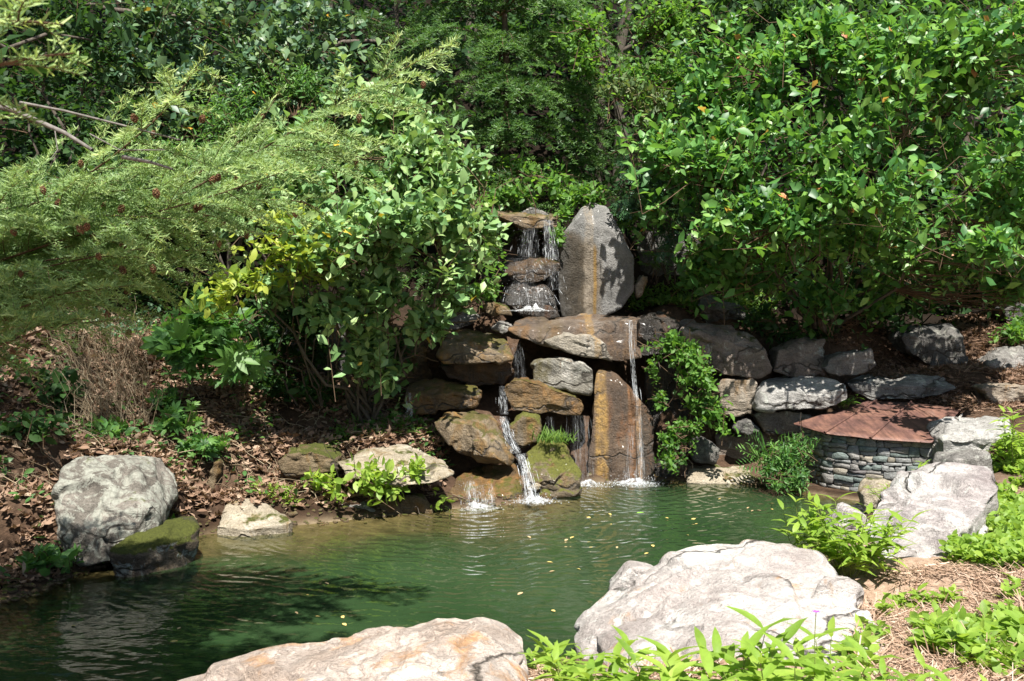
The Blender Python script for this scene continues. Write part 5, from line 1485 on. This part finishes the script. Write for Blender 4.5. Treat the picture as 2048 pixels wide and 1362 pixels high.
# the pale shrub left of the fall and its neighbours
shrub('multi_stemmed_shrub', 'pale grey-green multi-stemmed shrub leaning over the pond beside the upper fall', 'shrub', ('w', *P(735, 840, 11.0)),
      [(650, 380, 10.2, 100, 80, .6), (790, 330, 10.6, 110, 90, .7), (760, 460, 10.0, 120, 90, .7), (650, 500, 9.8, 90, 70, .6), (880, 430, 10.5, 80, 80, .6), (900, 545, 10.3, 70, 60, .5), (760, 590, 10.2, 90, 60, .5), (680, 610, 10.0, 60, 50, .4), (950, 450, 10.9, 45, 30, .3), (800, 240, 11.2, 80, 60, .6), (850, 640, 10.4, 50, 40, .3), (730, 700, 10.6, 60, 60, .4), (620, 300, 10.8, 70, 60, .5), (860, 330, 10.8, 60, 60, .5), (560, 580, 9.9, 40, 40, .3), (800, 740, 10.7, 40, 50, .3), (580, 340, 10.9, 60, 60, .5), (500, 430, 11, 70, 60, .5), (930, 340, 11.3, 50, 50, .4), (720, 190, 11.6, 70, 50, .5)],
      1850, 8, .38, .15, LM_PALE, T_OBOV, 300, 15, .024, 46)
shrub('young_shrub', 'yellow-green young shrub growing in front of the pale grey-green shrub', 'shrub', ('w', *P(640, 800, 10.9)), [(590, 450, 9.7, 60, 40, .4), (620, 520, 9.5, 70, 50, .4), (500, 560, 9.5, 70, 35, .4), (560, 500, 9.6, 60, 40, .4), (650, 440, 9.7, 50, 30, .3), (460, 590, 9.5, 40, 25, .3)], 130, 7, .32, .125, LM_YEL, T_OVAL, 250, 6, .012, 47)
shrub('small_leaved_bush', 'bright small-leaved bush at the foot of the upper fall', 'bush', ('w', *P(960, 625, 12.3)), [(955, 530, 12, 45, 40, .35), (930, 580, 11.9, 50, 30, .3), (985, 500, 12.2, 25, 25, .2), (900, 600, 11.8, 40, 20, .25), (975, 570, 12, 30, 30, .2)], 210, 8, .25, .08, LM_VINE, T_OVAL, 120, 5, .008, 48)
shrub('ledge_creeper', 'creeper trailing over the capstone of the upper fall', 'creeper', ('w', *P(1060, 410, 13.3)), [(960, 400, 13.0, 45, 25, .3), (1030, 380, 13.1, 60, 25, .3), (1110, 375, 13, 45, 30, .3), (1130, 425, 12.7, 25, 22, .2), (1115, 465, 12.5, 12, 22, .15), (1180, 385, 12.9, 50, 25, .3), (1250, 430, 12.6, 30, 40, .2), (1080, 345, 13.2, 60, 30, .3), (930, 350, 13.2, 60, 50, .4), (1010, 330, 13.3, 60, 40, .4)], 330, 8, .25, .10, LM_VINE, T_OVAL, 150, 6, .008, 49, droop=.4)
shrub('low_bush', 'dark bush in the hollow under the pale grey-green shrub', 'bush', ('w', *P(620, 790, 11.6)), [(560, 680, 11.4, 60, 60, .4), (640, 700, 11.5, 60, 60, .4), (600, 620, 11.6, 80, 50, .4), (690, 760, 11.5, 40, 35, .3), (520, 630, 11.7, 50, 40, .4), (790, 690, 11.6, 40, 50, .3), (500, 730, 11.0, 45, 40, .3), (560, 765, 10.9, 50, 30, .3), (640, 775, 10.9, 40, 25, .3)], 420, 7, .3, .11, LM_DARK, T_OVAL, 60, 6, .01, 60)
# bank herbs
shrub('palmate_herb', 'lush herb with hand-shaped leaves on the leaf-littered bank', 'herb', (430, 760), [(380, 690, 9.9, 80, 45, .4), (440, 650, 10.1, 70, 35, .4), (470, 720, 9.9, 60, 40, .35), (330, 710, 9.8, 40, 30, .3), (420, 620, 10.3, 40, 22, .3)], 110, 4, .3, .20, LM_HERB, T_PALM, 300, 8, .008, 50, up=.8)
for i, (x, y, w_, h_, lb) in enumerate([(350, 840, 40, 28, 'palmate weed below the lush hand-leaved herb'), (410, 890, 40, 18, 'drooping weed beside the leaf-filled gully'), (330, 800, 45, 25, 'shaded weed halfway down the leafy bank'), (240, 860, 60, 18, 'low weed in the leaf litter above the lichen-spotted boulder'), (200, 1090, 30, 28, 'bright palmate weed at the foot of the lichen-spotted boulder'),
                                        (340, 1055, 20, 16, 'small palmate weed growing on the low mossy boulder'), (240, 1030, 50, 14, 'fine weed on top of the low mossy boulder'), (80, 1120, 60, 25, 'sparse weed on the dark shore'), (110, 780, 60, 45, 'dark weed under the lowest hemlock bough'), (60, 850, 60, 30, 'dark weed on the shaded slope at the edge')]):
    b = hit(x, y + h_ * .7)
    Y = b[1] - .05
    shrub('weed', lb, 'weed', ('w', *b), [(x, y, Y, w_, h_, .2)], int(10 + w_ * .5), 4, .14, .12 if i not in (6,) else .06, LM_HERB if i not in (8, 9) else LM_DARK, T_PALM if i in (0, 1, 4, 5) else T_OVAL, 60, 4, .004, 400 + i, up=.8)
shrub('leafy_plant', 'yellow-green broad-leaved plant drooping over the pale beige slab', 'plant', (790, 985), [(770, 940, 9.4, 55, 28, .3), (830, 945, 9.4, 45, 28, .25), (740, 955, 9.35, 40, 28, .25), (860, 990, 9.45, 35, 22, .2), (800, 975, 9.35, 50, 20, .2)], 75, 6, .22, .115, LM_LIME, T_OVAL, 300, 8, .006, 51, up=.5)
shrub('leafy_plant', 'small green plant in the litter left of the yellow-green plant', 'plant', (650, 985), [(640, 960, 9.35, 32, 16, .2), (690, 985, 9.3, 30, 14, .2)], 22, 5, .18, .13, LM_LIME, T_OVAL, 120, 4, .005, 52, up=.6)
shrub('leafy_plant', 'tiny bright plant dipping into the water beside the lowest cascade stone', 'plant', ('w', *P(880, 1000, 9.75)), [(880, 1020, 9.65, 16, 12, .1)], 16, 5, .12, .06, LM_LIME, T_LANCE, 80, 3, .003, 53)
shrub('hanging_shrub', 'green shrub hanging down the dark stone beside the ledge fall', 'shrub', ('w', *P(1400, 700, 11.6)), [(1375, 705, 11.0, 30, 32, .25), (1400, 750, 10.9, 36, 36, .25), (1365, 760, 10.95, 26, 30, .2), (1420, 815, 10.85, 26, 28, .2), (1345, 680, 11.1, 22, 25, .2), (1440, 850, 10.8, 22, 18, .15), (1395, 790, 10.9, 30, 26, .2)], 210, 8, .26, .085, LM_VINE, T_OVAL, 250, 7, .009, 54, droop=.3)
shrub('leafy_bush', 'light-green bush at the waterline beside the pillar fall', 'bush', ('w', *P(1365, 930, 10.95)), [(1350, 880, 10.75, 35, 30, .2), (1375, 855, 10.8, 28, 22, .2), (1345, 915, 10.7, 28, 18, .15)], 110, 8, .18, .07, LM_VINE, T_OVAL, 160, 5, .006, 55)
shrub('trailing_plant', 'sparse plant trailing in the dark gap right of the ledge fall', 'plant', ('w', *P(1300, 715, 11.5)), [(1305, 740, 11.2, 15, 30, .15), (1320, 800, 11.1, 14, 30, .1), (1310, 680, 11.2, 14, 16, .1)], 40, 6, .2, .07, LM_VINE, T_OVAL, 60, 3, .004, 56, droop=.6)
shrub('leafy_plant', 'tangled green plant between fern and stone housing', 'plant', ('w', *P(1590, 960, 10.75)), [(1570, 910, 10.5, 40, 35, .25), (1600, 940, 10.4, 40, 30, .25), (1540, 930, 10.45, 30, 25, .2), (1620, 890, 10.5, 20, 25, .15), (1590, 870, 10.6, 25, 20, .2), (1570, 965, 10.3, 40, 12, .15), (1635, 940, 10.3, 14, 20, .1), (1500, 900, 10.7, 20, 20, .15)], 220, 7, .2, .085, LM_HERB, T_LANCE, 260, 7, .006, 57)
b = P(1545, 935, 10.8)
fern = thing('fern', 'arching fern in front of the boulder wall', 'fern', b)
rng = np.random.default_rng(58)
fr_ = [(-1.0, .9, .5), (-.6, 1.0, .55), (-.2, .9, .55), (.3, 1.0, .5), (.7, .8, .5), (-1.2, .4, .45), (1.1, .5, .4), (.1, .6, .45), (-.4, .5, .5)]
put_leaves(fern, b, T_FERN, dict(pos=np.array([b + [rng.normal() * .03, -.05, 0] for _ in fr_]), axis=nrm(np.array([[a, -.55, c] for a, c, _ in fr_])), normal=nrm(np.array([[-.3 * a, -.6, .9] for a, c, _ in fr_])), size=np.array([s for _, _, s in fr_]), tint=rng.uniform(.3, .8, len(fr_))), LM_HERB, 20, rng, name='frond')
shrub('fern_clump', 'small feathery ferns on the dark terrace beside the upright slab', 'fern', ('w', *P(1310, 555, 12.9)), [(1305, 520, 12.6, 25, 20, .2), (1330, 500, 12.7, 20, 20, .2)], 10, 3, .2, .22, LM_VINE, T_FERN, 40, 2, .005, 59)


def patch(name, label, region, n, ls, mat, tpl, seed, hmax=.10, up=.5, hi=30, tint=(.5, .2), kind='stuff', wide=None, lift=.01, cl=0.0, mn=.5, dmin=2.5):
    """low growth or litter spread over the ground seen through a region of the picture"""
    rng = np.random.default_rng(seed)
    poly = np.array([hit(x, y, dmin)[:2] for x, y in region])
    lo, hi_ = poly.min(0), poly.max(0)
    pts = rng.uniform(lo, hi_, size=(n * 6, 2))
    ins = np.zeros(len(pts), bool)
    for p, q_ in zip(poly, np.roll(poly, -1, axis=0)):
        c = (p[1] > pts[:, 1]) != (q_[1] > pts[:, 1])
        with np.errstate(divide='ignore', invalid='ignore'):
            xi = (q_[0] - p[0]) * (pts[:, 1] - p[1]) / (q_[1] - p[1]) + p[0]
        ins ^= c & (pts[:, 0] < xi)
    pts = pts[ins]
    if cl > -1:
        nz = fbm(np.c_[pts, np.zeros(len(pts))], 2.2, 3, seed)
        pts = pts[nz > cl - .6]
    pts = pts[pond_sd(pts) < 0.02][:n]
    n = len(pts)
    z = terrain_z(pts)
    h = rng.random(n) ** 1.5 * hmax
    pos = np.c_[pts, z + lift + h]
    ax = nrm(np.c_[rng.normal(size=(n, 2)), rng.uniform(up - .3, up + .3, n)])
    nm = nrm(np.array([0, -.1, 1.]) + rng.normal(size=(n, 3)) * mn)
    return tag(scatter(name, tpl, pos, ax, nm, ls * rng.uniform(.55, 1.25, n), np.clip(rng.normal(*tint, n), 0, 1), mat, None, (0, 0, 0), wide), label, None, None, kind)


patch('leaf_litter', 'thick brown leaf litter on the bank', [(-60, 1190), (60, 1175), (400, 1050), (650, 1020), (880, 1000), (900, 930), (860, 850), (780, 790), (640, 760), (520, 690), (300, 640), (100, 640), (-80, 760)], 10500, .105, LM_LITTER, T_DEAD, 61, .05, .1, cl=.15, mn=.55)
patch('leaf_litter', 'flat pale fallen leaves among the bank litter', [(-60, 1190), (60, 1175), (400, 1050), (650, 1020), (880, 1000), (900, 930), (860, 850), (780, 790), (640, 760), (520, 690), (300, 640), (100, 640), (-80, 760)], 3500, .085, LM_LITTER, T_OVAL, 161, .07, .15, cl=.3, mn=.7, tint=(.7, .25))
patch('leaf_litter', 'brown leaf litter on the mulch slope and terraces', [(1930, 830), (2060, 830), (2060, 640), (1900, 640), (1700, 700), (1560, 680), (1380, 640), (1280, 600), (1400, 580), (1700, 640), (1700, 740)], 5000, .07, LM_LITTER, T_DEAD, 62, .03, .05, tint=(.35, .2))
n_ = 7000
patch('bank_weeds', 'scattered small green weeds sprouting through the bank litter', [(-60, 1190), (60, 1175), (400, 1050), (650, 1020), (880, 1000), (900, 930), (860, 850), (780, 790), (640, 760), (520, 690), (300, 640), (100, 640), (-80, 760)], 1900, .075, LM_HERB, T_OVAL, 171, .14, .6, cl=.72, tint=(.45, .2))
patch('ground_ivy', 'dark ivy and seedlings covering the shaded slope behind the lush herb', [(250, 640), (290, 560), (560, 560), (700, 640), (560, 690), (420, 640)], 2600, .10, LM_DARK, T_OVAL, 73, .22, .5)
patch('ground_ivy', 'bluish leafy ground growth left of the lush herb under the boughs', [(-60, 700), (-60, 580), (300, 560), (330, 640), (160, 700)], 1600, .09, LM_BLUE, T_OVAL, 74, .2, .5)
patch('pine_straw', 'reddish pine straw mulch between the boulders', [(1640, 790), (1720, 745), (1800, 700), (2060, 640), (2060, 840), (1930, 835)], 6000, .13, LM_STRAW, T_NEEDLE, 63, .025, .05, wide=None, tint=(.3, .2), mn=.3).data.vertices
patch('pine_straw', 'sun bleached straw mulch on the near bank', [(1700, 1250), (1640, 1190), (1780, 1150), (1900, 1140), (2080, 1130), (2150, 1500), (1500, 1600), (1100, 1600), (1060, 1340), (1160, 1370), (1700, 1370)], 12000, .12, LM_STRAW, T_NEEDLE, 64, .02, .05, tint=(.6, .2), mn=.3)
for o in list(COL.objects):
    if o.name.startswith('pine_straw'):      # make the straw thin: every piece keeps its length
        me = o.data
        co = np.zeros(len(me.vertices) * 3, np.float32)
        me.vertices.foreach_get('co', co)
        c4 = co.reshape(-1, 4, 3)
        a = (c4[:, 0] + c4[:, 1]) / 2
        b_ = (c4[:, 2] + c4[:, 3]) / 2
        w = .035 + .05 * np.random.default_rng(1).random((len(c4), 1))
        c4[:, 0] = a + (c4[:, 0] - a) * w
        c4[:, 1] = a + (c4[:, 1] - a) * w
        c4[:, 2] = b_ + (c4[:, 2] - b_) * w
        c4[:, 3] = b_ + (c4[:, 3] - b_) * w
        me.vertices.foreach_set('co', c4.ravel())
patch('ground_cover', 'dense low bright ground cover beside the pinkish pointed boulder', [(1890, 1130), (1910, 1075), (1960, 1015), (2080, 960), (2120, 1150), (1990, 1150)], 5200, .065, LM_LIME, T_SMALL, 65, .10, .6, tint=(.45, .2))
patch('ground_cover', 'bright ground cover strip by the slab-topped boulder', [(1965, 930), (1985, 905), (2070, 890), (2080, 950), (2000, 955)], 1100, .06, LM_LIME, T_SMALL, 66, .08, .6)
patch('ground_cover', 'sparse broad-leaved weeds in the near straw mulch', [(1740, 1260), (1790, 1200), (2080, 1180), (2150, 1420), (1600, 1480)], 1500, .075, LM_LIME, T_OVAL, 67, .07, .55, cl=.62)
patch('grass', 'thin grass and weeds on the terrace above the ledge', [(1240, 615), (1260, 580), (1400, 570), (1560, 600), (1540, 650), (1380, 640)], 2600, .10, LM_GRASS, T_LANCE, 68, .06, .9, tint=(.35, .2))
patch('grass', 'bright grass patch on the litter by the pale triangular stone', [(520, 1005), (500, 975), (590, 985), (600, 1020)], 500, .06, LM_LIME, T_LANCE, 69, .04, .7)
patch('grass', 'thin weeds on the bank above the beige slab', [(640, 900), (700, 850), (860, 850), (880, 905)], 700, .09, LM_GRASS, T_LANCE, 70, .05, .8, tint=(.3, .2))

# pebbles and crumbs of stone along the waterline
rng = np.random.default_rng(88)
pv, pf = ico(1)
Vs, Fs_ = [], []
k_ = 0
PX = pond_px[3:]
for _ in range(900):
    i_ = rng.integers(0, len(PX) - 1)
    u_ = rng.random()
    g_ = G(PX[i_][0] * (1 - u_) + PX[i_ + 1][0] * u_, PX[i_][1] * (1 - u_) + PX[i_ + 1][1] * u_)
    x_, y_ = g_[0] + rng.normal() * .09, g_[1] + rng.normal() * .10
    r_ = rng.uniform(.008, .03) * rng.uniform(.5, 1.3)
    v_ = pv * (1 + .25 * rng.normal(size=(len(pv), 1))) * np.array([1.2, 1, .65]) * r_
    Vs.append(v_ + [x_, y_, tz(x_, y_) + r_ * .2])
    Fs_.append(pf + k_)
    k_ += len(pv)
Fs_ = np.concatenate(Fs_)
pm_ = mesh_np('shore_pebbles', np.concatenate(Vs), Fs_.ravel(), np.arange(len(Fs_)) * 3)
tag(link('shore_pebbles', pm_, M_BANKDK), 'pebbles and stone crumbs along the waterline', None, None, 'stuff')

# dry stalks and dead twigs on the bank
rng = np.random.default_rng(72)
lines, tn = [], []
for _ in range(420):
    px, py = rng.uniform(140, 300), rng.uniform(700, 880)
    b = hit(px, py)
    top = b + np.array([rng.normal() * .25 - .1, rng.normal() * .1 - .1, rng.uniform(.2, .6)])
    lines.append((bend(b, top, rng, 5, .12, .08), np.linspace(.004, .0015, 5)))
    tn.append(rng.random())
tag(tubes('dry_stalks', lines, LM_DRYG, None, (0, 0, 0), 3, tn), 'tangle of dry tan stalks under the hemlock boughs', None, None, 'stuff')
lines, tn = [], []
for _ in range(260):
    px, py = rng.uniform(0, 860), rng.uniform(780, 1010)
    if py > 1150 - px * .18:
        continue
    b = hit(px, py)
    e = b + np.array([rng.normal() * .3, rng.normal() * .2, 0])
    e[2] = tz(e[0], e[1]) + rng.uniform(.02, .12)
    lines.append((bend(b + [0, 0, .04], e, rng, 5, .05, .08), np.linspace(.005, .002, 5)))
    tn.append(rng.random())
tag(tubes('fallen_twigs', lines, LM_DRYG, None, (0, 0, 0), 3, tn), 'thin fallen twigs lying in the bank litter', None, None, 'stuff')
# grass tuft on the mossy cascade boulder
bt = P(1108, 884, 10.35)
n = 160
pos = bt + np.c_[rng.normal(size=n) * .10, rng.normal(size=n) * .06, rng.normal(size=n) * .012]
o = scatter('grass_tuft', T_LANCE, pos, nrm(np.c_[rng.normal(size=(n, 2)) * .6, np.ones(n)]), nrm(rng.normal(size=(n, 3)) + np.array([0, -1, .3])), rng.uniform(.08, .17, n), rng.random(n), LM_GRASS, None, (0, 0, 0), np.full(n, .35))
tag(o, 'tuft of grass on top of the mossy cascade boulder', 'grass tuft')

# ------------------------------------------------------------------ near plants, every leaf an object
def herb(label, bpt, n_st, hgt_, ls, seed, spread=.25, lean=(0, 0), mat=LM_LIME, pairs=5, tpl=T_LANCE, name='lance_leaved_plant', group=None):
    rng = np.random.default_rng(seed)
    b = np.array(bpt, float)
    root = thing(name, label, 'plant', b, group)
    pos, ax, nm, sz, ti = [], [], [], [], []
    for s in range(n_st):
        a = rng.uniform(0, 6.28)
        st = b + np.array([math.cos(a) * spread * .35 * rng.random(), math.sin(a) * spread * .35 * rng.random(), -.03])
        h = hgt_ * rng.uniform(.55, 1.1)
        top = st + np.array([math.cos(a) * spread * rng.uniform(.2, 1) + lean[0] * h, math.sin(a) * spread * rng.uniform(.2, 1) + lean[1] * h, h])
        ln = bend(st, top, rng, 7, .02, .025)
        tubes('stem', [(ln, np.linspace(.0035, .0018, 7))], M_STEM, root, b, 5)
        az = rng.uniform(0, 6.28)
        ct = rng.uniform(.3, .75)
        for j in range(pairs * 2):
            t = .22 + .78 * (j // 2 + 1) / pairs
            p = np.array([np.interp(t * 6, np.arange(7), ln[:, i]) for i in range(3)])
            aa = az + (j // 2) * 1.4 + (j % 2) * math.pi + rng.normal() * .25
            el = rng.uniform(.15, .75) + (.5 if t > .95 else 0)
            pos.append(p)
            ax.append([math.cos(aa), math.sin(aa), el])
            nm.append([-.4 * math.cos(aa) + rng.normal() * .2, -.4 * math.sin(aa) + rng.normal() * .2, 1])
            sz.append(ls * rng.uniform(.65, 1.15) * (1.1 - .45 * abs(t - .6)))
            ti.append(np.clip(ct + rng.normal() * .12, 0, 1))
    put_leaves(root, b, tpl, dict(pos=np.array(pos), axis=nrm(np.array(ax)), normal=nrm(np.array(nm)), size=np.array(sz), tint=np.array(ti)), mat, 295, rng)
    return root


M_STEM = plain_mat('green_plant_stem', (.10, .14, .03), (.2, .22, .06), 30, .6)


def gp(px, Y):
    x = (px - W / 2) / F * Y
    return np.array([x, Y, tz(x, Y)])


herb('thick clump of lance-leaved plants between the whitish and pinkish boulders', gp(1705, 6.35), 34, .42, .16, 501, .36)
herb('sparse lance-leaved plant rising behind the flat-topped whitish boulder', gp(1620, 6.45), 5, .62, .14, 502, .14)
for i, (px, Y, ns_, h_, ls, lb) in enumerate([(1170, 4.0, 5, .30, .15, 'low lance-leaved plant at the corner of the tan striped boulder'), (1245, 3.75, 6, .34, .17, 'lance-leaved plant with arching leaves under the whitish boulder corner'), (1335, 3.9, 5, .34, .16, 'lance-leaved plant with one tall bare-tipped shoot before the whitish boulder'), (1400, 3.5, 4, .26, .15, 'short lance-leaved plant midway along the whitish boulder'),
                                              (1470, 3.75, 8, .52, .17, 'tallest lance-leaved plant clump in front of the whitish boulder'), (1555, 3.7, 6, .46, .16, 'lance-leaved plant beside the little purple flower'), (1620, 3.55, 6, .34, .17, 'broad-tufted lance-leaved plant right of the purple flower'), (1690, 3.9, 6, .38, .15, 'lance-leaved plant at the lower corner of the whitish boulder'), (1790, 3.6, 5, .34, .16, 'lance-leaved plant in the straw mulch by the picture edge'), (1890, 3.9, 4, .26, .14, 'small lance-leaved plant farthest out on the straw mulch')]):
    herb(lb, gp(px, Y), ns_ + 2, h_ * .9, ls * 1.06, 510 + i, .24)
herb('feathery yellow-green plant beside the slab-topped boulder', gp(2030, 9.3), 9, .62, .16, 530, .16)
herb('small bright plant growing against the stone housing wall', gp(1862, 9.9), 5, .28, .12, 531, .12)
herb('wispy lime plant on the rounded tan shore stone', P(1775, 1000, 9.2), 7, .16, .08, 532, .14)
herb('tiny lime plant on the low grey stone', gp(1930, 8.6), 4, .14, .09, 533, .10)
herb('leafy weed tuft between the tan and whitish boulders', gp(1100, 4.9), 14, .13, .055, 534, .20, tpl=T_OVAL, name='weed')
herb('broad-leaved weed on the mulch at the picture edge', gp(2040, 4.9), 6, .16, .13, 535, .12, tpl=T_OVAL, name='weed')
herb('broad-leaved weed in the middle of the straw mulch', gp(1900, 4.7), 6, .14, .11, 536, .14, tpl=T_OVAL, name='weed')
herb('small broad-leaved weed under the ground cover', gp(1885, 5.8), 5, .10, .09, 537, .12, tpl=T_OVAL, name='weed')
herb('bright weed sprouting at the edge of the rusty roof', P(1690, 812, 11.35), 9, .14, .10, 538, .16, mat=LM_VINE, name='weed')
# purple flower
fb = P(1632, 1226, 3.75)
fl = thing('flower', 'little purple flower on a thin stalk above the lance-leaved plants', 'flower', np.array([fb[0], fb[1], tz(fb[0], fb[1])]))
fl0 = np.array(fl.location)
tubes('stem', [(bend(fl0, fb, rng, 6, 0, .03), .0018)], M_STEM, fl, fl0, 5)
pet = leaf_tpl(.6, .6, 2, .2, .3)
pm = plain_mat('purple_petal', (.20, .05, .35), (.38, .12, .55), 40, .6)
for k in range(6):
    a = k * math.pi / 3
    v = xf_tpl(pet, a, .018, (0, 0, 0), .7)[0]
    link('petal', faces_mesh('petal', v, pet[1]), pm, fl, fb - fl0)

# ------------------------------------------------------------------ leaves afloat on the pond
DEADM = [faces_mesh('floating_leaf', T_OVAL[0] * np.array([1, 1, .6]), T_OVAL[1], {'tint': np.full(len(T_OVAL[0]), .5)}, True) for _ in range(3)]
fm = [plain_mat('floating_yellow_leaf', (.50, .36, .10), (.68, .52, .2), 40, .6), plain_mat('floating_tan_leaf', (.36, .24, .12), (.55, .40, .24), 40, .6), plain_mat('floating_green_leaf', (.15, .36, .05), (.28, .5, .08), 40, .5)]
for m_, mm in zip(DEADM, fm):
    m_.materials.append(mm)
c8 = [(735, 218), (818, 237), (882, 255), (960, 283), (932, 272), (1033, 258), (1028, 283), (715, 318), (590, 315), (360, 298), (270, 313), (220, 392), (195, 402), (395, 432), (543, 434), (523, 458), (490, 503), (108, 495), (230, 521), (127, 690), (118, 535), (30, 390), (12, 618), (675, 384), (710, 340), (950, 285), (1020, 268)]
fpx = [(1040 + x / 2.032, 880 + y / 2.032) for x, y in c8] + [(617, 1190), (590, 1223), (555, 1231), (688, 1236), (685, 1246), (362, 1254), (340, 1283), (303, 1359), (630, 1232), (650, 1164), (150, 1252), (52, 1190)]
for i, (px, py) in enumerate(fpx):
    g = G(px, py, .006)
    kind_ = 0 if rng.random() < .6 else 1
    o = bpy.data.objects.new('floating_leaf', DEADM[kind_])
    COL.objects.link(o)
    s = rng.uniform(.03, .062)
    o.location = g
    o.scale = (s, s, s)
    o.rotation_euler = (rng.normal() * .12, rng.normal() * .12, rng.uniform(0, 6.28))
    tag(o, 'small yellow fallen leaf floating on the green pond' if kind_ == 0 else 'small tan fallen leaf floating on the green pond', 'fallen leaf', 'fallen leaves floating on the pond')
o = bpy.data.objects.new('floating_leaf', DEADM[2])
COL.objects.link(o)
o.location = G(1289, 1025, .006)
o.scale = (.09, .09, .09)
o.rotation_euler = (0, 0, 1.5)
tag(o, 'single bright green leaf floating on the pond below the pillar fall', 'fallen leaf', 'fallen leaves floating on the pond')

for m_ in bpy.data.materials:
    m_.cycles.emission_sampling = 'NONE'
